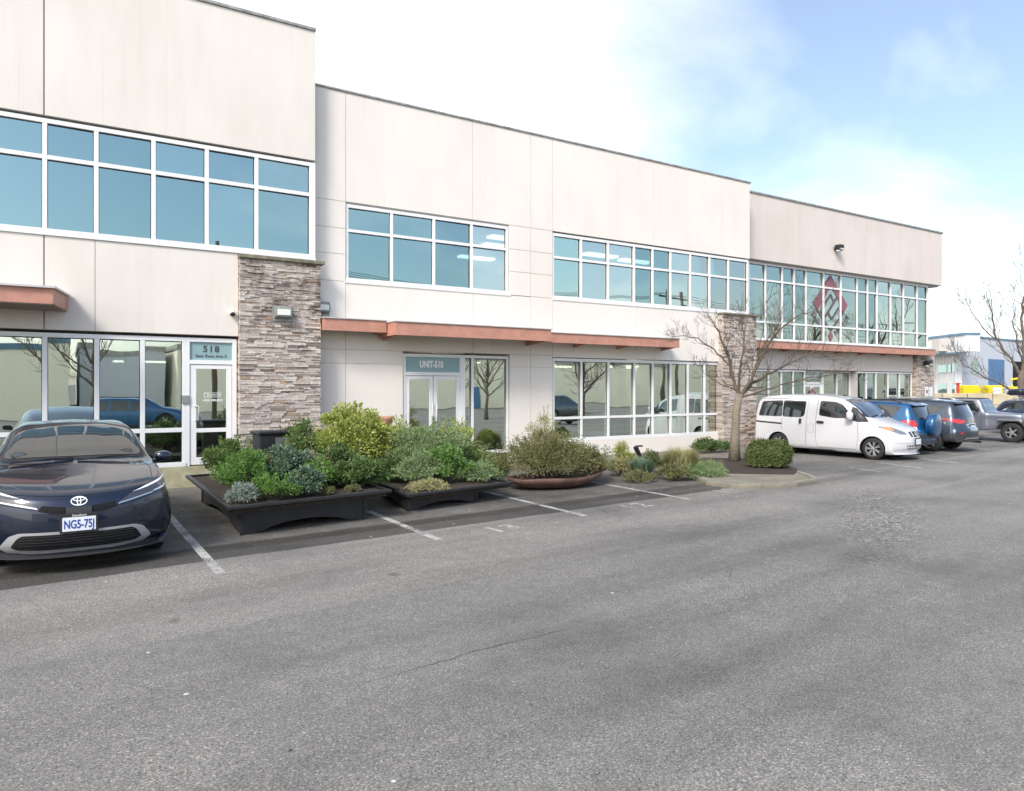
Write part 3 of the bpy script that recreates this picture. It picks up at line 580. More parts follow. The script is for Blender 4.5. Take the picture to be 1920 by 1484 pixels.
for a, b in (((-.80, -.31), (.0, -1.03)), ((.77, -.36), (.02, -1.03)), ((-.45, -.22), (.0, .28)), ((.0, .28), (.17, .05)), ((-.38, -.62), (.36, .18)), ((-.15, -.38), (.07, -.62)), ((.07, -.62), (.50, -.16)), ((-.45, -.24), (-.62, -.44))):
    strip(ln, (cx + a[0], cz + a[1]), (cx + b[0], cz + b[1]), .085)
ln.build('emblem_line', M['grey_decal'], tw)
for txt, px_, pz_, ang in (('EuroAdriatic', -.66, -.84, -R(43)), ('Fixtures Ltd', .66, -.80, R(42))):
    text_obj('emblem_lettering', txt, .28, M['grey_decal'], tw, (cx + px_, yl + .003, cz + pz_), rot=(math.pi / 2, -ang, 0), extrude=.002, sx=.78, bold=.003)
canopy(RB, 18.62, 30.47, DR + .38, .5, 3.22, 3.46, [19.9, 21.4, 22.9, 24.4, 25.9, 27.4, 28.9])
window(RB, [18.65, 19.4, 20.10, 20.78, 21.46, 22.10, 22.77], [.25, 2.53], DR + .42, 'glass_green', mull=.06, edge=.06, panes={(4, 0): 'glass_blue', (5, 0): 'glass_blue'})
window(RB, [25.88, 26.53, 27.17, 28.0, 28.81, 29.70], [.25, 2.53], DR + .42, 'glass_green', mull=.06, edge=.06, panes={(0, 0): 'glass_blue', (1, 0): 'glass_blue'})
rc = MB(); rc.box(25.80, 25.87, DR + .40, DR + 1.5, 0, 2.54); rc.box(22.77, 22.80, DR + .5, DR + 1.5, 0, 2.54); rc.box(22.80, 25.80, DR + .41, DR + 1.5, 2.54, 2.6)
rc.build('entry_recess', M['soffit_pale'], RB)
dr = MB(); dr.box(22.80, 24.08, DR + .60, DR + .70, 2.46, 2.53); dr.box(22.80, 22.88, DR + .602, DR + .70, .2, 2.46); dr.box(24.0, 24.08, DR + .602, DR + .70, .2, 2.46); dr.box(22.88, 24.0, DR + .604, DR + .70, 2.03, 2.12)
df = dr.build('door_frame', M['alu'], RB)
MB().box(22.87, 24.01, DR + .65, DR + .656, 2.11, 2.47).build('transom_glass', M['glass_blue'], df)
text_obj('unit_number', 'UNIT-500', .21, M['white_decal'], df, (23.43, DR + .645, 2.29), extrude=.002, sx=.72, bold=.009)
for a, b in ((22.885, 23.435), (23.445, 23.995)):
    lf = MB(); lf.box(a, b, DR + .62, DR + .67, 1.95, 2.02); lf.box(a, a + .08, DR + .621, DR + .67, .22, 1.95); lf.box(b - .08, b, DR + .621, DR + .67, .22, 1.95); lf.box(a + .08, b - .08, DR + .622, DR + .67, .22, .4)
    d = lf.build('door', M['alu'], RB); MB().box(a + .07, b - .07, DR + .64, DR + .646, .39, 1.96).build('glass', M['glass_green'], d)
window(RB, [24.09, 24.95, 25.79], [.25, 2.53], DR + .62, 'glass_green', mull=.06, edge=.06)
mp = MB(); mp.prism_y([(23.15, 1.62), (23.44, 1.92), (23.74, 1.62), (23.6, 1.55), (23.44, 1.75), (23.28, 1.55)], DR + .61, DR + .616); mp.build('emblem', M['maroon'], RB)
MB().box(18.62, 22.76, DR + .42, DR + .6, 0, .248).build('plinth', M['conc'], RB); MB().box(25.88, 29.72, DR + .42, DR + .6, 0, .248).build('plinth', M['conc'], RB)
stone_wall(29.74, 31.0, DR + .2, 0, 3.3, RB, seed=5)
shell(RB, 18.6, 31.0, DR + 1.6, DR + 24, 8.25, M['stucco_pink'])
sd = MB(); sd.box(30.52, 30.70, DR + .3, DR + 1.6, 3.3, 6.09); sd.box(29.74, 30.99, DR + .45, DR + 1.6, 0, 3.3); sd.build('side_wall', M['stucco_pink'], RB)
room(RB, 18.9, 30.3, DR + .7, DR + 6, 3.45, 6.05); room(RB, 18.9, 29.6, DR + 1.6, DR + 7, .2, 2.6, [(20.4, .3), (27.5, .3)])
holder(RB)

wall_light('wall_light', 3.93, DL - .135, 3.40, 'grey rectangular light on the stone pillar beside the 518 door')
wall_light('wall_light', 4.86, DM, 3.60, 'grey rectangular light above the canopy left end, half hidden by the stone pillar')
def flood(name, x, y, z, label):
    o = empty(name, (x, y, z), 0, label, 'flood light')
    MB().box(-.05, .05, -.06, 0, -.06, .06).build('bracket', M['black'], o)
    m = MB(); m.box(-.12, .12, -.30, -.06, -.08, .12); m.build('housing', M['black'], o, bevel=.03)
    MB().add([(-.1, -.302, -.06), (.1, -.302, -.06), (.1, -.18, -.13), (-.1, -.18, -.13), (-.1, -.305, -.02), (.1, -.305, -.02), (.1, -.1, -.081), (-.1, -.1, -.081)], [(0, 1, 2, 3), (4, 5, 1, 0), (5, 6, 2, 1), (6, 7, 3, 2), (7, 4, 0, 3), (7, 6, 5, 4)]).build('diffuser', M['lampglass'], o)
flood('flood_light', 23.87, DR, 6.92, 'small dark flood light high on the blank pinkish wall')
flood('flood_light', 30.2, DR + .2, 2.9, 'small dark flood light on the far stone pillar under the canopy end')
o = empty('security_camera', (2.99, DL + .02, 3.38), 0, 'small white dome camera on the cream wall beside the stone pillar', 'camera')
MB().lathe([(0, .001), (0, .055), (-.03, .055), (-.045, .03)], 'y', 20).build('base', M['white'], o, smooth=True)
MB().lathe([(-.02, .001), (-.03, .045), (-.07, .06), (-.11, .045), (-.125, .001)], 'y', 20, (0, 0, -.01)).build('housing', M['white'], o, smooth=True)
MB().lathe([(-.05, .001), (-.07, .048), (-.10, .05), (-.13, .03), (-.14, .001)], 'y', 16, (0, 0, -.03)).build('lens', M['black'], o, smooth=True)
for k, (x, lb) in enumerate(((30.22, 'left white notice beside the other on the far stone pillar'), (30.55, 'right white notice beside the other on the far stone pillar'))):
    o = MB().box(x, x + .27, DR + .17, DR + .185, 1.55, 1.95).build('notice_sign', M['white'], None, bevel=.003); tag(o, lb, 'sign', 'notices on the far pillar')
    if k == 0: MB().box(x + .08, x + .19, DR + .165, DR + .169, 1.68, 1.82).build('printed_panel', M['grey_decal'], o)

# ------------------------------------------------------------------ ground
g = MB(); g.add([(-400, -400, 0), (900, -400, 0), (900, 900, 0), (-400, 900, 0)], [(0, 1, 2, 3)])
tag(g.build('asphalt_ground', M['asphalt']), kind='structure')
# raised walk and island with kerb
isl = [(9.3, 13.6), (9.9, 13.45), (12.4, 13.3), (12.9, 12.6), (12.2, 11.7), (11.35, 10.9), (10.85, 10.0), (10.85, 9.4), (11.3, 9.05), (12.1, 8.85), (12.9, 8.95), (13.35, 9.35), (13.8, 10.0), (14.9, 11.3), (16.4, 12.9), (17.3, 14.0), (31.4, 14.3), (31.4, 17.5), (9.3, 15.9)]
pv = MB().prism(isl, -.1, .075).build('pavement', M['walk'], None, bevel=.02); tag(pv, kind='structure')
def offset_in(poly, d):
    out = []
    n = len(poly)
    for i in range(n):
        a, b, c = Vector(poly[i - 1]), Vector(poly[i]), Vector(poly[(i + 1) % n])
        n1 = Vector((-(b - a).y, (b - a).x)).normalized(); n2 = Vector((-(c - b).y, (c - b).x)).normalized()
        m_ = (n1 + n2); m_ = m_ / max(.3, m_.length_squared) * 2 * .5 * 2
        out.append((b + (n1 + n2).normalized() * d))
    return out
inn = offset_in(isl[2:16], .14)
kb = MB(); outer = [Vector(p) for p in isl[2:16]]
for i in range(len(inn) - 1):
    a, b, c, d = outer[i], outer[i + 1], inn[i + 1], inn[i]
    kb.add([(a.x, a.y, -.05), (b.x, b.y, -.05), (c.x, c.y, -.05), (d.x, d.y, -.05), (a.x - (a.x - d.x) * .1, a.y - (a.y - d.y) * .1, .092), (b.x - (b.x - c.x) * .1, b.y - (b.y - c.y) * .1, .092), (c.x, c.y, .092), (d.x, d.y, .092)],
           [(0, 1, 5, 4), (3, 7, 6, 2), (4, 5, 6, 7)])
tag(kb.build('kerb', M['conc'], None), kind='structure')
sl = MB().prism([(12.2, 10.6), (13.2, 9.75), (14.0, 10.2), (14.9, 11.5), (15.4, 12.3), (14.3, 13.3), (13.2, 12.6), (12.6, 11.6)], .05, .095).build('planting_bed', M['soil'], None, bevel=.01); tag(sl, kind='structure')
MW = M['conc']
pt = MB().prism([(12.1, 11.2), (13.3, 12.9), (14.6, 13.9), (13.3, 14.3), (12.45, 13.3), (12.9, 12.55), (12.0, 11.6)], .05, .080).build('path', MW, None); tag(pt, kind='structure')
# stall lines and painted numbers
def line(name, p, q, wd=.10):
    p, q = Vector(p), Vector(q); d = (q - p).normalized(); n = Vector((-d.y, d.x)) * wd / 2; m = MB(); k = 8; vs = []
    for i in range(k + 1):
        c = p + (q - p) * i / k; vs += [(c.x + n.x, c.y + n.y, .004), (c.x - n.x, c.y - n.y, .004)]
    m.add(vs, [(2 * i, 2 * i + 1, 2 * i + 3, 2 * i + 2) for i in range(k)])
    return tag(m.build(name, M['paint_line']), kind='structure')
for p, q in (((1.46, 7.86), (1.48, 13.0)), ((4.09, 8.15), (4.15, 13.2)), ((6.69, 8.52), (6.72, 13.4)), ((9.19, 8.84), (9.24, 13.2)),
             ((15.82, 9.37), (16.15, 10.35)), ((17.4, 9.3), (17.8, 10.6)), ((19.34, 9.47), (19.9, 10.9)), ((22.0, 9.7), (21.9, 11.6)), ((24.7, 10.0), (24.4, 14)), ((26.9, 10.2), (26.5, 14.5)), ((31, 10.6), (30.6, 14))):
    line('stall_line', p, q)
for txt, x, y, rz in (('12', 7.93, 8.80, .12), ('11', 10.53, 9.22, .12), ('13', 5.15, 8.35, .12)):
    o = text_obj('stall_number', txt, .50, M['paint_line'], None, (x, y, .005), rot=(0, 0, rz), extrude=0.0, bold=.012, spacing=1.15); tag(o, kind='structure')
# ------------------------------------------------------------------ vehicles
M['tyre'] = simple('tyre_rubber', (.022, .022, .023), .75, noise_amt=.2, noise_scale=20)
M['rim'] = simple('alloy_silver', (.62, .62, .64), .28, metal=.85)
M['arch'] = simple('wheel_well_dark', (.006, .006, .007), .9)
M['carglass'] = simple('dark_car_glass', (.012, .018, .020), .02, spec=.8, coat=1)
M['windscreen'] = glass('windscreen_glass', (.55, .62, .60), (.9, .95, .95), .30, .0)
M['cladding'] = simple('grey_cladding', (.035, .037, .04), .5)
M['chrome'] = simple('satin_silver_trim', (.60, .60, .61), .25, metal=.9)
M['lens'] = simple('clear_headlamp_lens', (.30, .32, .34), .08, metal=.55, coat=1)
M['lensdark'] = simple('dark_headlamp_lens', (.05, .055, .065), .06, coat=1)
M['garnish'] = simple('satin_silver_garnish', (.46, .46, .47), .4, metal=.25)
M['ledwhite'] = simple('white_light_guide', (.85, .88, .92), .15, coat=1)
M['amber'] = simple('amber_lens', (.85, .28, .06), .15, coat=1)
M['red'] = simple('red_lens', (.55, .015, .02), .12, coat=1)
M['paleplate'] = simple('plate_white', (.72, .75, .80), .4)
M['plateblue'] = simple('plate_blue_ink', (.02, .06, .30), .5)
M['seat'] = simple('seat_fabric', (.05, .055, .06), .9)
def pchip(xs, ys, x):
    n = len(xs)
    if x <= xs[0]: return ys[0]
    if x >= xs[-1]: return ys[-1]
    h = [xs[i + 1] - xs[i] for i in range(n - 1)]; d = [(ys[i + 1] - ys[i]) / h[i] for i in range(n - 1)]
    m = [d[0]] + [0 if d[i - 1] * d[i] <= 0 else 3 * (h[i - 1] + h[i]) / ((2 * h[i] + h[i - 1]) / d[i - 1] + (h[i] + 2 * h[i - 1]) / d[i]) for i in range(1, n - 1)] + [d[-1]]
    for i in range(n - 1):
        if x <= xs[i + 1]:
            t = (x - xs[i]) / h[i]
            return (2 * t**3 - 3 * t**2 + 1) * ys[i] + (t**3 - 2 * t**2 + t) * h[i] * m[i] + (-2 * t**3 + 3 * t**2) * ys[i + 1] + (t**3 - t**2) * h[i] * m[i + 1]
def section(st, k=6):
    """half outline from the roof centre down to the floor centre: list of (x, z)"""
    l, zT, wR, zR, wB, zB, wM, zM, wS, zS, zU = st
    pts = [(0, zT), (wR * .55, zT - (zT - zR) * .28), (wR, zR), (wB, zB), (wM, zM), (wS, zS), (wS - .05, zU), (0, zU)]
    out = []
    P_ = [(-pts[1][0], pts[1][1])] + pts + [(-.3, zU)]
    for i in range(1, len(pts)):
        p0, p1, p2, p3 = [Vector(P_[j]) for j in (i - 1, i, i + 1, i + 2)]
        kk = 3 if i >= len(pts) - 2 else k
        for s in range(kk):
            t = s / kk
            if i in (6, 7): q = p1 + (p2 - p1) * t
            else:
                a, b, c = (p1 - p0).length ** .5 + 1e-6, (p2 - p1).length ** .5 + 1e-6, (p3 - p2).length ** .5 + 1e-6
                m1 = (p2 - p1) + b * ((p1 - p0) / a - (p2 - p0) / (a + b)); m2 = (p2 - p1) + b * ((p3 - p2) / c - (p3 - p1) / (b + c))
                m1 = ((p1 - p0) / a - (p2 - p0) / (a + b) + (p2 - p1) / b) * b; m2 = ((p2 - p1) / b - (p3 - p1) / (b + c) + (p3 - p2) / c) * b
                q = (2 * t**3 - 3 * t**2 + 1) * p1 + (t**3 - 2 * t**2 + t) * m1 + (-2 * t**3 + 3 * t**2) * p2 + (t**3 - t**2) * m2
            out.append((q.x, q.y))
    out.append((0, zU)); out[0] = (0, zT)
    return out
def loft(stations, W, front=(.3, 2.4, 1.2), rear=(.15, 2.4, .9), sub=7):
    ts = [0]
    for a, b in zip(stations, stations[1:]): ts.append(ts[-1] + max(.05, math.hypot(b[0] - a[0], b[1] - a[1])))
    L_ = max(s[0] for s in stations)
    cols = list(zip(*stations)); rows = []
    for i in range(len(ts) - 1):
        for s in range(sub): rows.append(ts[i] + (ts[i + 1] - ts[i]) * s / sub)
    rows.append(ts[-1])
    vs, fs = [], []
    n = None
    for t in rows:
        st = [pchip(ts, c, t) for c in cols]; half = section(st)
        ring = [(x, z) for x, z in half] + [(-x, z) for x, z in reversed(half[1:-1])]
        n = len(ring)
        for x, z in ring:
            u = min(1.1, abs(x) / W); l = st[0]
            y = l + front[0] * u ** front[1] * max(0, 1 - l / front[2]) ** 1.0 - rear[0] * u ** rear[1] * max(0, 1 - (L_ - l) / rear[2])
            vs.append((x, y, z))
    k = len(rows)
    fs = [(i * n + j, i * n + (j + 1) % n, (i + 1) * n + (j + 1) % n, (i + 1) * n + j) for i in range(k - 1) for j in range(n)]
    fs += [tuple(range(n)), tuple((k - 1) * n + j for j in reversed(range(n)))]
    return vs, fs
class Car:
    def __init__(s, name, label, cat, loc, rz, scale, paint, stations, W, wheels, Rw, front=(.3, 2.4, 1.2), rear=(.15, 2.4, .9), group=None, clad=None, archR=None):
        s.root = empty(name, loc, rz, label, cat, group); s.root.scale = (scale,) * 3
        vs, fs = loft(stations, W, front, rear); s.W = W; s.L = max(a[0] for a in stations)
        bm = bmesh.new(); vv = [bm.verts.new(v) for v in vs]
        for f in fs:
            try: bm.faces.new([vv[i] for i in f])
            except ValueError: pass
        bmesh.ops.remove_doubles(bm, verts=bm.verts, dist=.0008); bmesh.ops.recalc_face_normals(bm, faces=bm.faces); bmesh.ops.triangulate(bm, faces=[f for f in bm.faces if len(f.verts) > 4])
        s.bvh = BVHTree.FromBMesh(bm)
        me = bpy.data.meshes.new('body'); bm.to_mesh(me); bm.free()
        me.materials.append(M[paint]); me.materials.append(M['arch']); me.materials.append(M['cladding'])
        o = bpy.data.objects.new('body', me); COL.objects.link(o); o.parent = None
        ar = archR or Rw * 1.14
        cuts = []
        for wl in wheels:
            for sg in (-1, 1):
                c = MB(); c.lathe([(-.001, 0.001), (0, ar), (.36, ar), (.361, .001)], 'x', 40); 
                co = c.build('cut', M['arch'], None); co.location = (sg * (W + .12) - (.36 if sg > 0 else 0), wl, Rw); cuts.append(co)
                b = o.modifiers.new('b', 'BOOLEAN'); b.object = co; b.operation = 'DIFFERENCE'; b.solver = 'EXACT'
        bpy.context.view_layer.update()
        me2 = bpy.data.meshes.new_from_object(o.evaluated_get(bpy.context.evaluated_depsgraph_get()))
        o.modifiers.clear(); o.data = me2
        for c in cuts: bpy.data.objects.remove(c)
        me2.materials.clear()
        for m_ in (paint, 'arch', 'cladding'): me2.materials.append(M[m_])
        for p in me2.polygons:
            p.use_smooth = True; p.material_index = 0
            c = p.center
            for wl in wheels:
                if math.hypot(c.y - wl, c.z - Rw) < ar * 1.002 and abs(c.x) < W + .1 and c.z < Rw + ar:
                    r_ = max(math.hypot(me2.vertices[v].co.y - wl, me2.vertices[v].co.z - Rw) for v in p.vertices)
                    if r_ <= ar * 1.004: p.material_index = 1
            if p.material_index == 0 and clad and clad(c): p.material_index = 2
        bm = bmesh.new(); bm.from_mesh(me2); bmesh.ops.split_edges(bm, edges=[e for e in bm.edges if len(e.link_faces) == 2 and (e.link_faces[0].material_index != e.link_faces[1].material_index or e.calc_face_angle(0) > .9)]); bm.to_mesh(me2); bm.free()
        o.parent = s.root; s.body = o
        s.wheels = wheels; s.Rw = Rw
    def patch(s, name, mat, poly, side, off=.006, res=.05, parent=None, inset=.015, depth=None, pts_out=False):
        """a panel that lies on the body: its outline is given in side, front, rear or top elevation"""
        bm = bmesh.new(); vs = [bm.verts.new((a, b, 0)) for a, b in poly]
        f = bm.faces.new(vs); bmesh.ops.triangulate(bm, faces=[f])
        for _ in range(6):
            long = [e for e in bm.edges if e.calc_length() > res]
            if not long: break
            bmesh.ops.subdivide_edges(bm, edges=long, cuts=1); bmesh.ops.triangulate(bm, faces=[q for q in bm.faces if len(q.verts) > 3])
        bd = {v.index for e in bm.edges if len(e.link_faces) == 1 for v in e.verts} if not bm.verts.index_update() else 0
        D_ = {'left': Vector((1, 0, 0)), 'right': Vector((-1, 0, 0)), 'front': Vector((0, 1, 0)), 'rear': Vector((0, -1, 0)), 'top': Vector((0, 0, -1))}[side]
        co = []
        for v in bm.verts:
            a, b = v.co.x, v.co.y
            o = {'left': (-3, a, b), 'right': (3, a, b), 'front': (a, -3, b), 'rear': (a, s.L + 3, b), 'top': (a, b, 4)}[side]
            h, nrm, _, _ = s.bvh.ray_cast(Vector(o), D_)
            if h is None: h, nrm, _, _ = s.bvh.find_nearest(Vector(o) + D_ * (3 - s.W * .8 if side in ('left', 'right') else 3))
            co.append(h + (nrm if nrm.dot(D_) < 0 else -nrm) * off)
        for v, c in zip(list(bm.verts), co): v.co = c
        be = [e for e in bm.edges if len(e.link_faces) == 1]
        r_ = bmesh.ops.extrude_edge_only(bm, edges=be)
        for g_ in r_['geom']:
            if isinstance(g_, bmesh.types.BMVert): g_.co = g_.co + D_ * (depth or inset)
        bmesh.ops.recalc_face_normals(bm, faces=bm.faces)
        me = bpy.data.meshes.new(name); bm.to_mesh(me); bm.free(); me.materials.append(M[mat])
        for p in me.polygons: p.use_smooth = True
        md = None
        o = bpy.data.objects.new(name, me); COL.objects.link(o); o.parent = parent or s.root
        e = o.modifiers.new('edge', 'EDGE_SPLIT'); e.split_angle = R(50)
        return o
    def both(s, name, mat, poly, **k):
        return [s.patch(name, mat, poly, sd, **k) for sd in ('left', 'right')]
    def seam(s, poly, side, wd=.007, closed=False, mat='arch', name='panel_gap', **k):
        P2 = [Vector(p) for p in poly]
        if closed: P2.append(P2[0])
        out = []
        L2, R2 = [], []
        for i, p in enumerate(P2):
            a = P2[max(i - 1, 0)]; b = P2[min(i + 1, len(P2) - 1)]; d = (b - a).normalized(); n = Vector((-d.y, d.x)) * wd / 2
            L2.append(tuple(p + n)); R2.append(tuple(p - n))
        return s.patch(name, mat, L2 + list(reversed(R2)), side, off=.0015, inset=.004, **k)
    def wheel(s, style='multi', width=.205, rimR=None, ins=.03, n=7, rimmat='rim'):
        Rw = s.Rw; r = rimR or Rw * .66
        proto = None
        for wl in s.wheels:
            for sg in (-1, 1):
                if proto is None:
                    w = MB(); w.lathe([(.0, r * .98), (-.005, r + .015), (.004, Rw - .035), (.022, Rw - .008), (.05, Rw), (width - .05, Rw), (width - .022, Rw - .008), (width - .004, Rw - .035), (width + .005, r + .015), (width, r * .98)], 'x', 56)
                    ty = w.build('tyre', M['tyre'], None, smooth=True)
                    rm = MB(); rm.lathe([(.0, r * .99), (.004, r), (.012, r * .97), (.03, r * .93), (.15, r * .9)], 'x', 56)
                    for i in range(n):
                        t0 = 2 * math.pi * i / n
                        for dt in ((0,) if style == 'five' else (-.13, .13)):
                            t = t0 + dt; hw0, hw1 = (r * .13, r * .11) if style == 'five' else (r * .05, r * .075)
                            if style == 'five': hw0, hw1 = r * .17, r * .13
                            u = Vector((0, math.cos(t), math.sin(t))); q = Vector((0, -math.sin(t), math.cos(t)))
                            a, b = u * r * .12, u * r * .95
                            vs = [a - q * hw0 + Vector((.018, 0, 0)), a + q * hw0 + Vector((.018, 0, 0)), b + q * hw1 + Vector((.008, 0, 0)), b - q * hw1 + Vector((.008, 0, 0))]
                            rm.add(vs + [v + Vector((.03, 0, 0)) for v in vs], [(0, 1, 2, 3), (7, 6, 5, 4), (0, 4, 5, 1), (1, 5, 6, 2), (2, 6, 7, 3), (3, 7, 4, 0)])
                    rm.lathe([(.0, .001), (.004, r * .16), (.02, r * .2), (.05, r * .22)], 'x', 24)
                    ri = rm.build('rim', M[rimmat], None, smooth=False, bevel=.004)
                    bk = MB(); bk.lathe([(.07, .001), (.072, r * .93), (.074, .001)], 'x', 32); bk = bk.build('brake_disc', M['arch'], None)
                    root = bpy.data.objects.new('wheel', None); COL.objects.link(root); root.empty_display_size = .1
                    for q in (ty, ri, bk): q.parent = root
                    proto = (root, (ty, ri, bk)); r0 = root; kids = None
                else:
                    r0 = proto[0].copy(); COL.objects.link(r0)
                    for q in proto[1]:
                        c = q.copy(); COL.objects.link(c); c.parent = r0
                r0.parent = s.root; r0.rotation_euler = (0, 0, 0 if sg < 0 else math.pi)
                r0.location = (sg * (s.W - ins), wl, Rw)
    def mirror(s, l, z, x, mat, size=(.09, .10, .07), both=True, stem=True):
        for sg in (-1, 1):
            m = MB(); a, b, c = size; X = sg * x
            prof = []
            for i in range(9):
                t = i / 8 * math.pi; prof.append((-math.cos(t) * a, math.sin(t)))
            vs = []; n = 14
            for px_, rr in prof:
                for j in range(n):
                    u = 2 * math.pi * j / n
                    cy = math.cos(u); sy = math.sin(u); e = .6
                    vs.append((X + sg * px_, l + b * .75 * rr ** .6 * (abs(cy) ** e) * (1 if cy > 0 else -1), z + c * rr ** .6 * (abs(sy) ** e) * (1 if sy > 0 else -1)))
            m.add(vs, [(i * n + j, i * n + (j + 1) % n, (i + 1) * n + (j + 1) % n, (i + 1) * n + j) for i in range(8) for j in range(n)])
            o = m.build('mirror', M[mat], s.root, smooth=True)
            MB().box(X - a * .8, X + a * .8, l + b * .62, l + b * .78, z - c * .75, z + c * .75).build('mirror_glass', M['carglass'], o, bevel=.01)
            MB().tube([(X - sg * a * 1.6, l + b * .2, z - c * .9), (X - sg * a * .3, l, z - c * .55)], [.022, .028], 8).build('mirror_arm', M['black'], o)
def rounded(pts, r=.03, n=4):
    out = []; k = len(pts)
    for i in range(k):
        p0, p, p1 = Vector(pts[i - 1]), Vector(pts[i]), Vector(pts[(i + 1) % k])
        a, b = (p0 - p), (p1 - p); ra = min(r, a.length * .45); rb = min(r, b.length * .45)
        A, B = p + a.normalized() * ra, p + b.normalized() * rb
        for j in range(n + 1):
            t = j / n; out.append(tuple((1 - t)**2 * A + 2 * t * (1 - t) * p + t**2 * B))
    return out
def plate(car, x, y, z, txt, facing=-1, tilt=0, frame=True, w=.31, h=.155):
    o = empty('number_plate', (x, y, z)); o.parent = car.root; o.rotation_euler = (tilt, 0, 0 if facing < 0 else math.pi)
    if frame: MB().box(-w / 2 - .022, w / 2 + .022, -.004, .012, -h / 2 - .02, h / 2 + .034).build('plate_frame', M['black'], o, bevel=.004)
    MB().box(-w / 2, w / 2, -.009, -.003, -h / 2, h / 2).build('plate_panel', M['paleplate'], o)
    if txt: text_obj('plate_lettering', txt, .118, M['plateblue'], o, (0, -.011, -.006), extrude=.001, sx=.62, bold=.002)
    return o

# ---- dark blue hatchback, nose to the lane
M['navy'] = carpaint('navy_metallic_paint', (.006, .014, .036), .45, .25)
st = [(.13, .225, .50, .225, .70, .222, .755, .22, .74, .21, .195),
      (.035, .32, .52, .32, .76, .315, .84, .30, .80, .25, .185),
      (.00, .47, .52, .47, .78, .465, .87, .40, .84, .25, .18),
      (.012, .62, .54, .63, .79, .62, .88, .47, .85, .25, .18),
      (.05, .735, .56, .75, .79, .745, .885, .54, .86, .26, .18),
      (.15, .800, .57, .82, .79, .81, .89, .58, .87, .26, .18),
      (.50, .885, .60, .90, .80, .885, .89, .63, .88, .26, .18),
      (.95, .955, .64, .965, .81, .945, .89, .68, .885, .26, .18),
      (1.30, 1.015, .68, .99, .815, .955, .89, .70, .885, .26, .18),
      (1.62, 1.16, .68, 1.12, .82, .960, .89, .70, .885, .26, .18),
      (2.00, 1.325, .63, 1.275, .82, .97, .89, .70, .885, .26, .18),
      (2.36, 1.42, .585, 1.365, .82, .975, .89, .70, .885, .26, .18),
      (2.75, 1.435, .575, 1.385, .82, .985, .89, .70, .885, .26, .18),
      (3.35, 1.37, .56, 1.32, .81, 1.0, .89, .72, .885, .26, .18),
      (3.95, 1.21, .55, 1.16, .80, 1.03, .885, .74, .88, .28, .2),
      (4.38, 1.06, .55, 1.03, .77, .98, .87, .74, .86, .32, .25),
      (4.55, .95, .55, .93, .74, .88, .83, .70, .82, .36, .3),
      (4.60, .70, .55, .68, .70, .66, .78, .6, .77, .4, .36)]
PX, PY, PRZ, PS = .238, 8.64, R(0), 1.03
prius = Car('parked_car', 'dark blue hatchback parked nose-out at far left beside the planter', 'car', (PX, PY, 0), PRZ, PS, 'navy', st, .89, (.93, 3.68), .34, front=(.42, 2.5, 1.3), group='cars parked in front of the units', clad=lambda p: p.z < .232)
prius.wheel('multi', .215, .24, .03, 5)
C = prius
ws = rounded([(-.69, 1.045), (-.60, 1.325), (-.3, 1.385), (.3, 1.385), (.60, 1.325), (.69, 1.045), (.35, 1.055), (-.35, 1.055)], .06)
C.patch('windscreen', 'carglass', ws, 'front', .009, .03)
C.patch('windscreen_border', 'black', rounded([(-.73, 1.022), (-.62, 1.345), (-.3, 1.402), (.3, 1.402), (.62, 1.345), (.73, 1.022), (.35, 1.03), (-.35, 1.03)], .06), 'front', .004, .03)
sw = [(1.50, .985), (1.95, 1.235), (2.35, 1.335), (2.75, 1.355), (3.3, 1.29), (3.75, 1.12), (3.8, 1.04), (3.2, 1.015), (2.4, .995)]
C.both('side_window', 'carglass', sw, off=.004, res=.1)
for sd in ('left', 'right'):
    C.seam([(1.52, .93), (1.45, .6), (1.5, .33), (2.45, .30), (2.5, .98)], sd); C.seam([(2.5, .3), (3.2, .32), (3.35, .6), (3.5, .98)], sd)
# C-shaped lamps
for sg in (-1, 1):
    f = lambda ps: [(sg * a, b) for a, b in (ps if sg > 0 else list(reversed(ps)))]
    hl = C.patch('headlight', 'lensdark', f([(.335, .655), (.50, .690), (.70, .732), (.84, .765), (.862, .79), (.858, .845), (.83, .865), (.62, .80), (.47, .755), (.60, .748), (.62, .738), (.50, .713), (.36, .684)]), 'front', .004, .04)
    C.patch('light_guide', 'ledwhite', f([(.485, .760), (.62, .803), (.828, .864), (.850, .848), (.853, .80), (.80, .768), (.68, .742), (.69, .752), (.80, .784), (.836, .806), (.832, .838), (.815, .845), (.62, .787)]), 'front', .009, .03, parent=hl)
    C.patch('light_strip', 'chrome', f([(.345, .658), (.50, .692), (.68, .731), (.68, .742), (.50, .706), (.35, .672)]), 'front', .010, .04, parent=hl)
    C.patch('reflector', 'lens', f([(.70, .738), (.84, .780), (.848, .80), (.80, .772), (.71, .750)]), 'front', .007, .04, parent=hl)
    C.patch('bumper_vent', 'black', f([(.745, .25), (.83, .27), (.85, .42), (.82, .44), (.80, .36)]), 'front', .003, .04)
C.patch('upper_grille', 'arch', [(-.345, .640), (-.31, .690), (0, .655), (.31, .690), (.345, .640), (.2, .602), (-.2, .602)], 'front', .006, .04)
C.patch('sensor_panel', 'cladding', [(-.11, .600), (-.11, .662), (.11, .662), (.11, .600)], 'front', .014, .05)
C.patch('upper_grille_slot', 'arch', [(-.30, .642), (-.29, .668), (-.125, .645), (-.125, .622)], 'front', .010, .05); C.patch('upper_grille_slot', 'arch', [(.30, .642), (.29, .668), (.125, .645), (.125, .622)], 'front', .010, .05)
lo = [(-.575, .222), (-.665, .29), (-.58, .405), (-.50, .435), (.50, .435), (.58, .405), (.665, .29), (.575, .222), (.33, .212), (-.33, .212)]
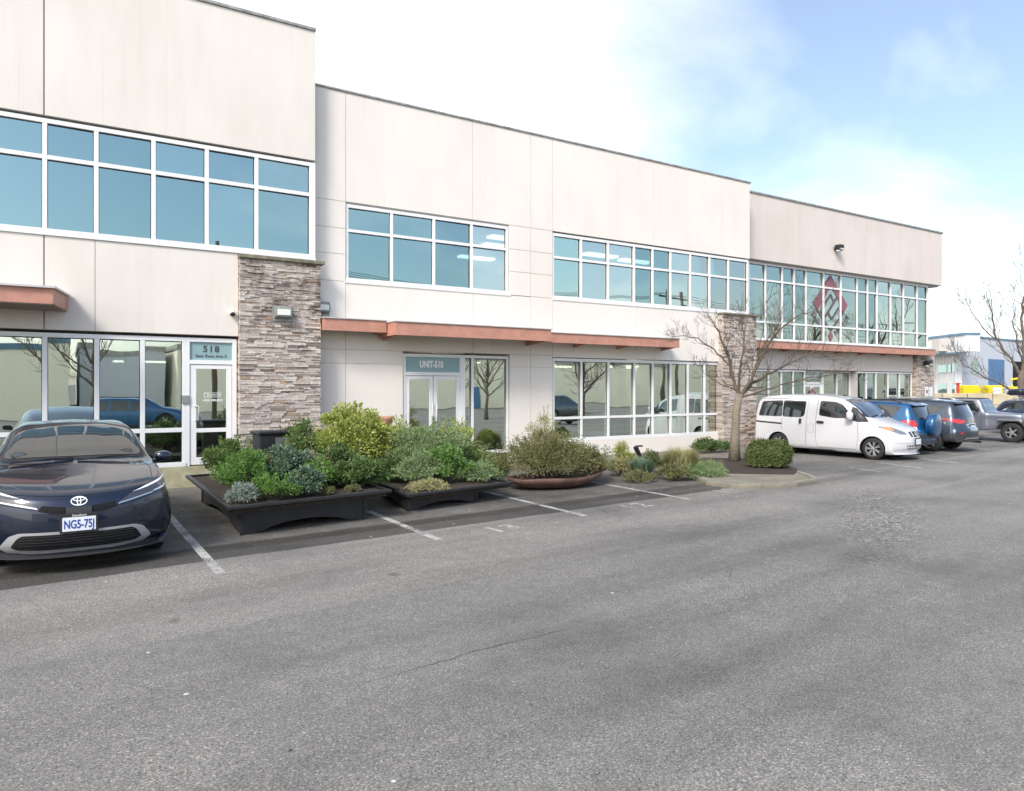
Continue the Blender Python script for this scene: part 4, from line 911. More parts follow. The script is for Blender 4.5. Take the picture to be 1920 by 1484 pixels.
C.patch('bumper_garnish', 'garnish', rounded(lo, .03), 'front', .010, .04)
C.patch('lower_grille', 'arch', rounded([(-.50, .272), (-.565, .30), (-.51, .385), (-.47, .412), (.47, .412), (.51, .385), (.565, .30), (.50, .272), (.33, .262), (-.33, .262)], .02), 'front', .016, .04)
for z in (.285, .312, .339, .366, .392):
    C.patch('grille_bar', 'cladding', [(-.49, z), (-.49, z + .007), (.49, z + .007), (.49, z)], 'front', .022, .08)
C.seam([(-.84, .872), (-.6, .803), (-.3, .776), (0, .767), (.3, .776), (.6, .803), (.84, .872)], 'front', .005)
for sg in (-1, 1):
    C.seam([(sg * .36, .652), (sg * .60, .700), (sg * .86, .765)], 'front', .006)
    C.seam([(sg * .48, .462), (sg * .60, .455), (sg * .70, .40), (sg * .86, .41)], 'front', .010)
for x in (-.60, .60): C.seam(rounded([(x - .045, .50), (x - .045, .56), (x + .045, .56), (x + .045, .50)], .015), 'front', .004, closed=True)
C.seam([(-.66, 1.2), (-.72, .85), (-.70, .5)], 'top', .006); C.seam([(.66, 1.2), (.72, .85), (.70, .5)], 'top', .006)
def ring(mb, cx_, cz_, a, b, t, y=0):
    n = 40; vs = []
    for k_ in range(n):
        u = 2 * math.pi * k_ / n
        for aa, bb in ((a, b), (a - t, b - t)):
            for yy in (y, y + .008): vs.append((cx_ + aa * math.cos(u), yy, cz_ + bb * math.sin(u)))
    fs = []
    for k_ in range(n):
        i, j = 4 * k_, 4 * ((k_ + 1) % n)
        fs += [(i, j, j + 2, i + 2), (i, i + 1, j + 1, j), (i + 2, j + 2, j + 3, i + 3), (i + 1, i + 3, j + 3, j + 1)]
    mb.add(vs, fs)
bd = MB(); ring(bd, 0, 0, .072, .048, .010); ring(bd, 0, .018, .052, .022, .009, -.001); ring(bd, 0, 0, .020, .044, .009, -.002)
b_ = bd.build('badge', M['ledwhite'], C.root); b_.location = (0, .030, .722); b_.rotation_euler = (R(-20), 0, 0)
pl = plate(C, 0, -.030, .505, 'NG5-75J', w=.285, h=.135)
text_obj('dealer_lettering', 'OpenRoad', .028, M['white_decal'], pl, (0, -.006, .084), extrude=.001)
C.mirror(1.62, 1.0, .945, 'navy', (.095, .11, .062))
for x0, x1, y0, z0 in ((-.62, -.02, 1.30, 1.005), (.02, .55, 1.30, 1.01)):
    MB().tube([(x0, y0 - .02, z0 + .012), ((x0 + x1) / 2, y0 + .02, z0 + .038), (x1, y0 + .05, z0 + .045)], .010, 6).build('wiper', M['black'], C.root)

# ---- white compact van
M['vanwhite'] = carpaint('white_paint', (.60, .60, .62), .0, .35)
st = [(.10, .24, .45, .24, .66, .235, .74, .23, .73, .215, .2),
      (.02, .36, .48, .36, .70, .355, .80, .33, .79, .25, .18),
      (.00, .50, .50, .50, .72, .49, .82, .42, .82, .25, .18),
      (.05, .68, .52, .68, .73, .67, .83, .50, .83, .25, .18),
      (.16, .86, .54, .86, .74, .83, .84, .58, .84, .25, .18),
      (.40, .985, .58, .98, .76, .94, .845, .66, .85, .25, .18),
      (.75, 1.10, .62, 1.085, .78, 1.03, .85, .72, .855, .25, .18),
      (1.02, 1.20, .66, 1.18, .80, 1.07, .86, .76, .86, .25, .18),
      (1.40, 1.49, .68, 1.45, .82, 1.10, .865, .80, .865, .25, .18),
      (1.80, 1.72, .67, 1.66, .825, 1.12, .865, .80, .865, .25, .18),
      (2.15, 1.81, .66, 1.74, .83, 1.14, .865, .80, .865, .25, .2),
      (2.8, 1.865, .66, 1.79, .83, 1.15, .865, .80, .865, .26, .2),
      (3.6, 1.86, .66, 1.79, .83, 1.15, .865, .80, .865, .26, .2),
      (4.3, 1.815, .65, 1.74, .82, 1.15, .86, .80, .86, .3, .25),
      (4.58, 1.74, .62, 1.66, .80, 1.14, .85, .80, .85, .32, .28),
      (4.68, 1.50, .62, 1.48, .79, 1.12, .84, .80, .84, .34, .30),
      (4.73, .80, .6, .78, .76, .76, .80, .6, .8, .4, .34)]
van = Car('parked_van', 'white compact van with dark tinted side windows parked beside the bare tree', 'van', (19.22, 10.42, 0), R(6.5), .93, 'vanwhite', st, .865, (.86, 3.785), .315, front=(.38, 2.4, 1.3), rear=(.10, 3, .6), group='cars parked in front of the units')
van.wheel('multi', .19, .215, .02, 7)
C = van
C.patch('windscreen', 'windscreen_glass' if 0 else 'carglass', rounded([(-.70, 1.20), (-.60, 1.69), (0, 1.725), (.60, 1.69), (.70, 1.20), (0, 1.165)], .05), 'front', .004, .08)
C.both('front_window', 'carglass', rounded([(1.42, 1.175), (1.78, 1.56), (2.00, 1.63), (2.45, 1.655), (2.47, 1.22), (1.95, 1.15)], .06), off=.004, res=.08)
C.both('quarter_window', 'carglass', [(1.12, 1.12), (1.38, 1.39), (1.44, 1.15)], off=.010, res=.04)
C.both('window_surround', 'black', [(1.00, 1.07), (1.38, 1.44), (1.50, 1.49), (1.55, 1.12), (1.3, 1.06)], off=.006, res=.03)
C.both('rear_window', 'carglass', rounded([(2.93, 1.21), (2.90, 1.64), (3.66, 1.655), (3.66, 1.15), (3.05, 1.14)], .07), off=.004, res=.08)
C.both('rear_window', 'carglass', rounded([(3.685, 1.15), (3.685, 1.655), (4.42, 1.62), (4.52, 1.20), (4.5, 1.16)], .06), off=.004, res=.08)
for sd in ('left', 'right'):
    C.seam([(1.30, 1.05), (1.26, .62), (1.32, .27), (2.5, .27), (2.56, .6), (2.56, 1.2), (2.52, 1.70)], sd, .009); C.seam([(2.86, .27), (2.86, 1.1), (2.82, 1.72), (4.45, 1.70)], sd, .009)
    C.seam([(3.67, .75), (3.67, 1.12)], sd, .008); C.seam([(2.62, .70), (2.62, .95), (2.80, .95), (2.80, .70)], sd, .005, closed=True)
    C.seam([(4.66, .98), (3.68, .93)], sd, .05, name='slide_rail', mat='black')
    C.patch('door_handle', 'black', rounded([(2.30, .975), (2.30, 1.045), (2.52, 1.055), (2.52, .985)], .03), sd, .035, .05, inset=.03)
    C.patch('door_handle', 'black', rounded([(3.02, .95), (3.02, 1.10), (3.09, 1.10), (3.09, .95)], .025), sd, .035, .05, inset=.03)
    C.patch('taillight', 'red', rounded([(4.60, .82), (4.60, 1.12), (4.80, 1.12), (4.80, .82)], .03), sd, .006, .05)
for sg in (-1, 1):
    f = lambda ps: [(sg * a, b) for a, b in (ps if sg > 0 else list(reversed(ps)))]
    hl = C.patch('headlight', 'lens', f([(.80, .93), (.78, .96), (.66, .93), (.42, .80), (.38, .73), (.60, .745), (.76, .83)]), 'front', .005, .05)
    C.patch('indicator', 'amber', f([(.79, .92), (.70, .93), (.67, .84), (.76, .86)]), 'front', .010, .05, parent=hl)
    C.patch('grille_slot', 'black', f([(.17, .66), (.19, .80), (.28, .80), (.24, .67)]), 'front', .008, .05)
C.patch('badge_panel', 'black', [(-.09, .66), (-.11, .81), (.11, .81), (.09, .66)], 'front', .008, .05)
bd = MB(); ring(bd, 0, 0, .06, .055, .010); bd.box(-.065, .065, -.002, .006, -.012, .012); b_ = bd.build('badge', M['chrome'], C.root); b_.location = (0, .045, .735); b_.rotation_euler = (R(-15), 0, 0)
gr_ = C.patch('lower_grille', 'black', rounded([(-.42, .32), (-.46, .44), (.46, .44), (.42, .32)], .03), 'front', .005, .05)
for x in [-.4 + .1 * i for i in range(9)]: C.patch('grille_bar', 'vanwhite', [(x - .012, .315), (x - .012, .445), (x + .012, .445), (x + .012, .315)], 'front', .010, .05, parent=gr_)
C.patch('grille_bar', 'vanwhite', [(-.45, .37), (-.45, .392), (.45, .392), (.45, .37)], 'front', .011, .05, parent=gr_)
C.seam([(-.80, .50), (.80, .50)], 'front', .006)
plate(C, 0, -.025, .53, '')
C.mirror(1.45, 1.24, .99, 'vanwhite', (.09, .12, .13))
for x0, x1 in ((-.5, .0), (.05, .55)): MB().tube([(x0, 1.03, 1.23), (x1, 1.09, 1.26)], .012, 6).build('wiper', M['black'], C.root)
MB().box(-.3, -.25, 1.9, 1.98, 1.80, 1.83).build('roof_antenna_base', M['black'], C.root)

# ---- two SUVs, tails to the lane
M['blue'] = carpaint('bright_blue_paint', (.012, .095, .24), .45, .3)
M['slate'] = carpaint('slate_blue_grey_paint', (.05, .068, .10), .5, .3)
def suv(name, label, loc, rz, sc, paint, spare):
    st = [(.05, .42, .5, .42, .7, .4, .78, .36, .78, .26, .24), (.0, .60, .52, .6, .74, .58, .84, .45, .84, .27, .24), (.10, .86, .54, .86, .76, .82, .88, .56, .88, .28, .22),
          (.5, .98, .58, .98, .80, .93, .905, .66, .90, .28, .22), (1.05, 1.08, .62, 1.07, .82, 1.0, .905, .74, .905, .28, .22), (1.35, 1.26, .64, 1.22, .83, 1.03, .905, .76, .905, .28, .22),
          (1.85, 1.55, .60, 1.49, .83, 1.06, .905, .78, .905, .28, .22), (2.3, 1.645, .60, 1.585, .83, 1.08, .905, .78, .905, .28, .22), (3.1, 1.66, .60, 1.60, .83, 1.10, .905, .80, .905, .28, .24),
          (3.8, 1.62, .60, 1.57, .82, 1.12, .905, .82, .90, .32, .28), (4.12, 1.57, .58, 1.53, .80, 1.12, .89, .82, .89, .36, .32), (4.30, 1.32, .60, 1.30, .79, 1.10, .875, .82, .88, .38, .34),
          (4.42, 1.06, .62, 1.05, .78, 1.0, .86, .78, .87, .40, .34), (4.47, .82, .62, .81, .78, .79, .85, .66, .86, .42, .34), (4.56, .66, .62, .66, .78, .65, .84, .58, .84, .42, .33), (4.56, .45, .6, .44, .74, .43, .78, .42, .78, .40, .36)]
    c = Car(name, label, 'suv', loc, rz, sc, paint, st, .905, (.92, 3.58), .355, front=(.3, 2.4, 1.2), rear=(.32, 2.6, 1.1), group='cars parked in front of the units', clad=lambda p: p.z < (.46 if spare else .60) and (p.z < .40 or p.y > 4.0))
    c.wheel('five', .225, .235, .02, 6)
    if spare:
        c.both('side_window', 'carglass', [(1.55, 1.08), (1.95, 1.44), (2.35, 1.52), (2.38, 1.08)], off=.004, res=.08); c.both('side_window', 'carglass', [(2.44, 1.08), (2.42, 1.53), (3.12, 1.54), (3.2, 1.10)], off=.004, res=.08)
        c.both('quarter_window', 'carglass', rounded([(3.28, 1.10), (3.20, 1.54), (3.78, 1.50), (3.92, 1.46), (3.72, 1.14)], .05), off=.004, res=.08)
        c.patch('rear_window', 'carglass', rounded([(-.60, 1.09), (-.55, 1.50), (.55, 1.50), (.60, 1.09)], .06), 'rear', .005, .07)
    else:
        c.both('side_window', 'carglass', [(1.55, 1.10), (1.95, 1.44), (2.35, 1.52), (2.38, 1.10)], off=.004, res=.08); c.both('side_window', 'carglass', [(2.44, 1.10), (2.42, 1.53), (3.12, 1.54), (3.2, 1.13)], off=.004, res=.08)
        c.both('quarter_window', 'carglass', [(3.28, 1.15), (3.20, 1.53), (3.55, 1.50), (3.98, 1.42), (3.60, 1.18)], off=.004, res=.08)
        c.patch('rear_window', 'carglass', rounded([(-.66, 1.12), (-.56, 1.46), (.56, 1.46), (.66, 1.12)], .06), 'rear', .005, .07)
    for sd in ('left', 'right'): c.seam([(2.41, .35), (2.41, 1.06)], sd); c.seam([(3.22, 1.06), (3.2, .8), (3.05, .4)], sd); c.patch('door_handle', paint, rounded([(2.95, .98), (2.95, 1.01), (3.12, 1.015), (3.12, .985)], .012), sd, .03, .05, inset=.03)
    sp = MB(); sp.add([(-.56, 4.0, 1.585), (.56, 4.0, 1.585), (.52, 4.26, 1.52), (-.52, 4.26, 1.52), (-.56, 4.0, 1.545), (.56, 4.0, 1.545), (.52, 4.26, 1.495), (-.52, 4.26, 1.495)], [(0, 1, 2, 3), (7, 6, 5, 4), (0, 4, 5, 1), (1, 5, 6, 2), (2, 6, 7, 3), (3, 7, 4, 0)])
    sp.build('spoiler', M['black' if not spare else paint], c.root, bevel=.012)
    for x in (-.62, .62):
        MB().tube([(x, 1.95, 1.60), (x, 2.1, 1.665), (x, 3.6, 1.675), (x, 3.9, 1.60)], .018, 8).build('roof_rail', M['rim' if not spare else 'black'], c.root, smooth=True)
    MB().tube([(-.25, 4.38, 1.12), (.1, 4.345, 1.17)], .014, 6).build('wiper', M['black'], c.root)
    for sg in (-1, 1):
        f = lambda ps: [(sg * a, b) for a, b in (ps if sg > 0 else list(reversed(ps)))]
        if spare:
            tl = c.patch('taillight', 'red', f([(.88, 1.06), (.66, 1.06), (.62, .96), (.64, .86), (.72, .86), (.88, .98)]), 'rear', .008, .05)
            c.patch('reversing_lens', 'white', f([(.63, .86), (.63, .78), (.66, .76), (.78, .87), (.74, .88)]), 'rear', .008, .05)
            c.patch('taillight_side', 'red', [(4.02, 1.06), (4.3, 1.06), (4.36, .90), (4.2, .95)], 'left' if sg > 0 else 'right', .008, .05, parent=tl)
        else:
            tl = c.patch('taillight', 'red', f([(.87, 1.05), (.40, 1.0), (.34, .95), (.50, .90), (.70, .90), (.86, .98)]), 'rear', .008, .05)
            c.patch('taillight_side', 'red', [(3.95, 1.055), (4.3, 1.04), (4.38, .94), (4.25, .95)], 'left' if sg > 0 else 'right', .008, .05, parent=tl)
            c.patch('reflector', 'red', f([(.62, .58), (.60, .63), (.70, .63), (.68, .58)]), 'rear', .006, .05)
    if spare:
        o = empty('spare_wheel', (.12, 4.50, .92)); o.parent = c.root
        MB().lathe([(-.0, .001), (-.0, .30), (.02, .335), (.06, .35), (.19, .35), (.235, .335), (.25, .30), (.262, .15), (.265, .001)], 'y', 48).build('wheel_cover', M[paint], o, smooth=True)
        plate(c, -.46, 4.505, .70, '', facing=1)
        c.patch('badge', 'chrome', rounded([(-.30, .90), (-.30, .97), (-.42, .97), (-.42, .90)], .02), 'rear', .012, .05)
        c.patch('bumper_top', 'cladding', [(-.84, .50), (-.84, .64), (.84, .64), (.84, .50)], 'rear', .006, .08)
    else:
        c.patch('tailgate_trim', 'chrome', [(-.40, .845), (-.40, .885), (.40, .885), (.40, .845)], 'rear', .02, .05)
        c.patch('plate_recess', 'chrome', rounded([(-.30, .68), (-.36, .84), (.36, .84), (.30, .68)], .04), 'rear', .006, .05)
        plate(c, 0, 4.49, .76, '', facing=1)
        c.patch('bumper_guard', 'chrome', [(-.60, .40), (-.48, .46), (.48, .46), (.60, .40), (.48, .425), (-.48, .425)], 'rear', .012, .05)
        MB().tube([(-.5, 4.3, .30), (-.5, 4.56, .29)], .035, 10).build('exhaust', M['black'], c.root)
    c.seam([(-.80, .72), (-.70, 1.05), (-.60, 1.52)], 'rear', .008); c.seam([(.80, .72), (.70, 1.05), (.60, 1.52)], 'rear', .008); c.seam([(-.80, .70), (.80, .70)], 'rear', .008)
    return c
def tail_at(x, y, sc, rz, L_=4.56):            # origin for a car whose tail centre stands at x, y
    a = rz; return (x + math.sin(a) * (-L_ * sc) * 1, y + L_ * sc * math.cos(a), 0)
th = R(6.5)
suv('parked_suv', 'bright blue suv with covered spare wheel on its tailgate behind the white van', (21.1 - math.sin(th) * 4.56 * .93, 11.0 + math.cos(th) * 4.56 * .93, 0), math.pi + th, .93, 'blue', True)
suv('parked_suv', 'slate grey suv with pink-red tail lamps and plain tailgate', (23.15 - math.sin(th) * 4.56 * .95, 10.85 + math.cos(th) * 4.56 * .95, 0), math.pi + th, .95, 'slate', False)

# ---- silver four-by-four with black hard top
M['silver'] = carpaint('silver_paint', (.22, .24, .29), .55, .3)
st = [(.42, .62, .4, .62, .48, .6, .50, .55, .50, .5, .48), (.40, .95, .42, .95, .50, .94, .52, .8, .52, .55, .5), (.42, 1.10, .44, 1.10, .54, 1.08, .56, .9, .56, .55, .5), (.55, 1.15, .48, 1.145, .60, 1.11, .62, .9, .62, .55, .5),
      (1.2, 1.20, .54, 1.19, .68, 1.15, .70, .9, .70, .52, .5), (1.60, 1.22, .60, 1.21, .74, 1.16, .76, .9, .76, .5, .48), (1.68, 1.25, .64, 1.23, .76, 1.17, .78, .9, .78, .48, .46),
      (1.95, 1.74, .64, 1.71, .77, 1.19, .79, .9, .79, .48, .46), (2.02, 1.79, .65, 1.74, .77, 1.2, .79, .9, .79, .48, .46), (2.6, 1.80, .66, 1.755, .77, 1.2, .79, .9, .79, .48, .46), (4.1, 1.80, .66, 1.755, .77, 1.2, .79, .9, .79, .48, .46), (4.24, 1.77, .65, 1.72, .76, 1.2, .78, .9, .78, .5, .48), (4.28, 1.0, .62, .99, .72, .97, .74, .8, .74, .6, .58)]
JX, JY = 29.0, 11.5
C = Car('parked_four_by_four', 'silver boxy four-by-four with black hard top and wide black wheel arches', 'four by four', (JX, JY, 0), th, .86, 'silver', st, .79, (.72, 3.65), .405, front=(.02, 2.4, 1), rear=(.04, 3, .5), group='cars parked in front of the units', archR=.47, clad=lambda p: p.z > 1.73 or (p.y > 3.1 and p.z > 1.22))
C.W = .90; C.wheel('five', .26, .225, .02, 5)
C.W = .79
for sg in (-1, 1):
    for wl in (.72, 3.65):                      # flared arches
        fl = MB(); vs = []; n = 14
        for i in range(n + 1):
            t = R(12) + (math.pi - R(24)) * i / n; u = (math.cos(t), math.sin(t))
            for rr, x in ((.475, .62), (.475, .94), (.53, .94), (.54, .62)): 
                f_ = 1 if abs(u[0]) < .6 else 1
                vs.append((sg * x, wl + u[0] * (rr + .03), .42 + min(u[1] * rr, .43 if rr < .5 else .475)))
        fl.add(vs, [(4 * i + j, 4 * i + (j + 1) % 4, 4 * i + 4 + (j + 1) % 4, 4 * i + 4 + j) for i in range(n) for j in range(4)] + [(0, 1, 2, 3), (4 * n + 3, 4 * n + 2, 4 * n + 1, 4 * n)])
        fl.build('wheel_arch_flare', M['cladding'], C.root)
    MB().box(sg * .62 if sg > 0 else -.86, .86 if sg > 0 else -.62, .40, 1.25, .86, .93).build('front_wing', M['silver'], C.root, bevel=.03)
    MB().box(min(sg * .83, sg * .90), max(sg * .83, sg * .90), .36, .44, .80, .87).build('indicator', M['amber'], C.root, bevel=.01)
    MB().lathe([(-.02, .001), (-.025, .06), (-.01, .085), (.03, .09)], 'y', 24, (sg * .40, .40, .92)).build('headlight', M['lens'], C.root, smooth=True)
MB().box(-.86, .86, .02, .20, .52, .68).build('bumper', M['cladding'], C.root, bevel=.04)
wn = MB(); wn.lathe([(-.2, .001), (-.2, .07), (.2, .07), (.2, .001)], 'x', 14, (0, .10, .76)); wn.build('winch', M['rim'], C.root)
for i in range(7): C.patch('grille_slot', 'arch', [(-.25 + i * .075, .70), (-.25 + i * .075, 1.0), (-.215 + i * .075, 1.0), (-.215 + i * .075, .70)], 'front', .006, .1)
C.both('side_window', 'carglass', rounded([(1.98, 1.26), (2.12, 1.68), (2.72, 1.68), (2.72, 1.26)], .05), off=.004, res=.1)
C.both('side_window', 'carglass', rounded([(2.82, 1.26), (2.82, 1.68), (3.34, 1.68), (3.36, 1.30)], .05), off=.004, res=.1)
C.both('rear_window', 'carglass', rounded([(3.50, 1.30), (3.50, 1.68), (4.15, 1.66), (4.15, 1.30)], .05), off=.004, res=.1)
C.patch('windscreen', 'carglass', rounded([(-.64, 1.27), (-.60, 1.70), (.60, 1.70), (.64, 1.27)], .05), 'front', .004, .1)
for sd in ('left', 'right'):
    C.seam([(1.85, .55), (1.82, 1.2)], sd, .012); C.seam([(2.77, .55), (2.77, 1.72)], sd, .012); C.seam([(3.40, .9), (3.42, 1.72)], sd, .012)
    C.patch('door_handle', 'black', rounded([(2.55, 1.05), (2.55, 1.09), (2.72, 1.09), (2.72, 1.05)], .01), sd, .03, .05, inset=.03)
    # pale surround of the doors above the belt
C.mirror(1.95, 1.33, .92, 'black', (.09, .09, .09))

# ---- dark blue estate with roof box, at the right edge
M['ink'] = carpaint('ink_blue_paint', (.012, .028, .07), .4, .3)
st = [(.05, .4, .5, .4, .7, .39, .78, .36, .78, .25, .22), (.0, .58, .52, .58, .74, .56, .84, .45, .84, .25, .2), (.12, .80, .54, .8, .76, .77, .87, .55, .87, .25, .2), (.9, .96, .6, .95, .8, .91, .89, .66, .89, .25, .2),
      (1.25, 1.03, .64, 1.01, .82, .95, .89, .7, .89, .25, .2), (2.05, 1.40, .62, 1.34, .83, .98, .89, .72, .89, .25, .2), (2.5, 1.47, .6, 1.41, .83, .99, .89, .72, .89, .25, .2), (3.6, 1.46, .58, 1.40, .83, 1.0, .89, .74, .89, .25, .2),
      (4.0, 1.42, .56, 1.37, .82, 1.0, .88, .74, .88, .3, .25), (4.45, 1.05, .58, 1.03, .78, .97, .86, .74, .86, .34, .3), (4.55, .62, .58, .6, .74, .58, .8, .5, .8, .4, .34)]
C = Car('parked_car', 'ink blue estate car with a black roof box at the right edge', 'car', (34.6, 10.6, 0), th, 1.0, 'ink', st, .89, (.9, 3.6), .33, group='cars parked in front of the units', clad=None)
C.wheel('multi', .21, .225, .03, 5)
C.patch('roof_panel', 'vanwhite', rounded([(-.60, 2.25), (-.58, 4.0), (.58, 4.0), (.60, 2.25)], .08), 'top', .004, .15)
C.both('side_window', 'carglass', [(1.6, 1.02), (2.1, 1.31), (2.5, 1.36), (2.52, 1.02)], off=.004, res=.1); C.both('side_window', 'carglass', [(2.6, 1.03), (2.6, 1.37), (3.3, 1.37), (3.35, 1.04)], off=.004, res=.1)
C.both('quarter_window', 'carglass', [(3.43, 1.05), (3.4, 1.36), (3.85, 1.34), (4.2, 1.12), (4.1, 1.06)], off=.004, res=.1)
C.patch('rear_window', 'carglass', rounded([(-.62, 1.06), (-.55, 1.36), (.55, 1.36), (.62, 1.06)], .06), 'rear', .005, .1)
for sg in (-1, 1): C.patch('taillight', 'red', [(sg * .84, 1.0), (sg * .70, 1.0), (sg * .70, .72), (sg * .82, .72)][::sg], 'rear', .008, .1)
for sd in ('left', 'right'): C.seam([(2.56, .3), (2.56, 1.4)], sd); C.seam([(3.38, 1.0), (3.2, .4)], sd)
for x in (-.55, .55): MB().tube([(x, 2.3, 1.46), (x, 2.4, 1.51), (x, 3.7, 1.51), (x, 3.8, 1.45)], .018, 8).build('roof_rail', M['rim'], C.root)
bx = MB(); prof = [(1.75, 0, .02), (1.80, .10, .05), (2.0, .22, .12), (2.6, .34, .17), (3.4, .38, .19), (3.95, .34, .17), (4.1, .2, .1), (4.12, 0, .02)]
n = 20; vs = []
for y, hw, hh in prof:
    for j in range(n):
        u = 2 * math.pi * j / n; cu_, su = math.cos(u), math.sin(u)
        vs.append((-.1 + hw * abs(cu_) ** .5 * (1 if cu_ > 0 else -1), y, 1.70 + hh * (abs(su) ** .6) * (1 if su > 0 else -.7)))
bx.add(vs, [(i * n + j, i * n + (j + 1) % n, (i + 1) * n + (j + 1) % n, (i + 1) * n + j) for i in range(len(prof) - 1) for j in range(n)])
loc = C.root.matrix_basis
bo = bx.build('roof_box', simple('gloss_black_box', (.012, .016, .03), .15, coat=1), None, smooth=True)
bo.location = (34.6, 10.6, 0); bo.rotation_euler = (0, 0, th); tag(bo, 'long black roof box strapped on top of the ink blue estate', 'roof box')
MB().box(-.6, .6, 2.5, 2.54, 1.51, 1.56).build('cross_bar', M['black'], C.root); MB().box(-.6, .6, 3.4, 3.44, 1.51, 1.56).build('cross_bar', M['black'], C.root)
# ------------------------------------------------------------------ plants
def fm(name, cols, **k): M[name] = foliage(name, cols, **k)
fm('leaf_green', [(.06, .11, .03), (.11, .19, .05), (.17, .27, .07), (.07, .15, .04), (.22, .32, .10), (.24, .20, .09)])
fm('leaf_bright', [(.07, .16, .03), (.12, .25, .05), (.17, .33, .07), (.09, .20, .04), (.23, .36, .09), (.06, .11, .03)])
fm('leaf_yellow', [(.20, .25, .05), (.34, .40, .08), (.48, .52, .14), (.25, .32, .06), (.56, .58, .20), (.13, .18, .04)])
fm('leaf_grey', [(.19, .24, .18), (.28, .34, .28), (.36, .42, .38), (.14, .17, .13)])
fm('leaf_blue', [(.09, .16, .10), (.14, .23, .15), (.22, .31, .23), (.08, .12, .07), (.14, .20, .08)])
fm('leaf_olive', [(.12, .15, .05), (.19, .21, .075), (.26, .27, .11), (.10, .13, .04), (.28, .25, .13), (.17, .13, .075)])
fm('leaf_dark', [(.045, .09, .025), (.075, .14, .04), (.12, .20, .06), (.16, .25, .075), (.08, .08, .04)])
fm('leaf_tan', [(.30, .29, .12), (.44, .40, .20), (.22, .25, .09), (.55, .50, .30)])
fm('leaf_hedge', [(.05, .085, .02), (.09, .14, .035), (.15, .20, .05), (.035, .06, .015), (.24, .28, .09), (.12, .10, .05)])
fm('leaf_sage', [(.16, .26, .10), (.25, .36, .15), (.12, .20, .07), (.34, .42, .24), (.22, .26, .10)])
def leaf(mb, p, d, up, ln, wd):
    s_ = d.cross(up)
    if s_.length < 1e-4: s_ = Vector((1, 0, 0))
    s_ = s_.normalized() * wd / 2
    m_ = p + d * ln * .5 - up * ln * .05
    mb.add([p, m_ + s_, p + d * ln, m_ - s_], [(0, 1, 2, 3)])
def rv(r): 
    while True:
        v = Vector((r.uniform(-1, 1), r.uniform(-1, 1), r.uniform(-1, 1)))
        if .05 < v.length < 1: return v.normalized()
def shrub(label, x, y, z, rx, ry, h, mat, n=2500, ls=.05, lw=.5, clumps=26, style='leaf', seed=0, stems=8, name='shrub', cat='shrub', group='shrubs and plants around the planters', stemmat='twigs', lump=.22):
    r = random.Random(seed * 77 + 5); o = empty(name, (x, y, z), 0, label, cat, group)
    mb = MB(); st = MB(); cs = []
    for i in range(clumps):
        d = rv(r); d.z = abs(d.z) * r.choice((1, 1, .5)) - (.12 if r.random() < .3 else 0)
        f = r.uniform(.45, 1.0) ** .6
        c = Vector((d.x * rx * f, d.y * ry * f, h * .40 + d.z * h * .60 * f)); c.z = max(c.z, .03)
        cs.append((c, r.uniform(.6, 1.35)))
    if style == 'spike':
        for i in range(n):
            c, s_ = r.choice(cs); base = Vector((c.x * .6, c.y * .6, c.z * .35)) + rv(r) * rx * .1; base.z = max(base.z, 0)
            d = (Vector((c.x, c.y, c.z * 1.1)) * .9 + rv(r) * rx * .5).normalized(); d = (d + Vector((0, 0, .8))).normalized()
            l_ = ls * r.uniform(.5, 1.2); q = base + d * l_ * .6; e = q + (d + Vector((d.x, d.y, -.5)) * .5).normalized() * l_ * .5
            s2 = d.cross(Vector((0, 0, 1))).normalized() * lw * ls * .5 if d.cross(Vector((0, 0, 1))).length > .01 else Vector((lw * ls * .5, 0, 0))
            mb.add([base - s2, base + s2, q + s2 * .8, q - s2 * .8, e], [(0, 1, 2, 3), (3, 2, 4)])
    else:
        n = int(n * 1.3)
        ns = 16 + clumps // 2                      # long shoots break up the outline
        for i in range(ns):
            d = rv(r); d.z = abs(d.z) * 1.1 + .35; d.normalize(); k_ = r.uniform(.85, 1.08 if mat == 'leaf_yellow' else 1.2)
            e = Vector((d.x * rx * k_, d.y * ry * k_, d.z * h * k_)); b0 = Vector((d.x * rx * .2, d.y * ry * .2, .02)); md = (b0 + e) * .5 + Vector((0, 0, h * .08)) + rv(r) * .04
            st.tube([b0, md, e], [.005, .004, .002], 3, cap=False)
            for q in range(int(n * .34 / ns)):
                t = 1 - r.random() ** 1.6 * .8; p = (b0 * (1 - t) + md * t) * (1 - t) + (md * (1 - t) + e * t) * t
                dd = ((e - md).normalized() * .6 + rv(r)).normalized(); leaf(mb, p + rv(r) * ls * .4, dd, rv(r), ls * r.uniform(.6, 1.2), ls * lw * r.uniform(.7, 1.2))
        for i in range(n):
            c, s_ = r.choice(cs); cr = (rx * .6 + h * .4) * lump * 1.2 * s_
            d = rv(r); rad = r.random() ** .5 * cr
            p = c + Vector((d.x, d.y, d.z * .8)) * rad
            if p.z < .01: p.z = r.uniform(.01, .06)
            out = (p - Vector((0, 0, h * .3))).normalized()
            dd = (out * .7 + d * .5 + rv(r) * .7).normalized(); up = (out + rv(r) * .6).normalized()
            leaf(mb, p, dd, up, ls * r.uniform(.6, 1.3), ls * lw * r.uniform(.7, 1.2))
    for c, s_ in cs[:stems]:
        a = Vector((c.x * .15, c.y * .15, 0)); m_ = a + (c - a) * .55 + rv(r) * .03
        st.tube([a, m_, c + (c - m_) * .05], [.006 + h * .004, .005 + h * .002, .002], 4)
    mb.build('foliage', M[mat], o); st.build('stem', M[stemmat], o)
    return o
def ctwist(v, ang, r):
    a = v.cross(rv(r)).normalized(); return (Matrix.Rotation(ang, 3, a) @ v).normalized()
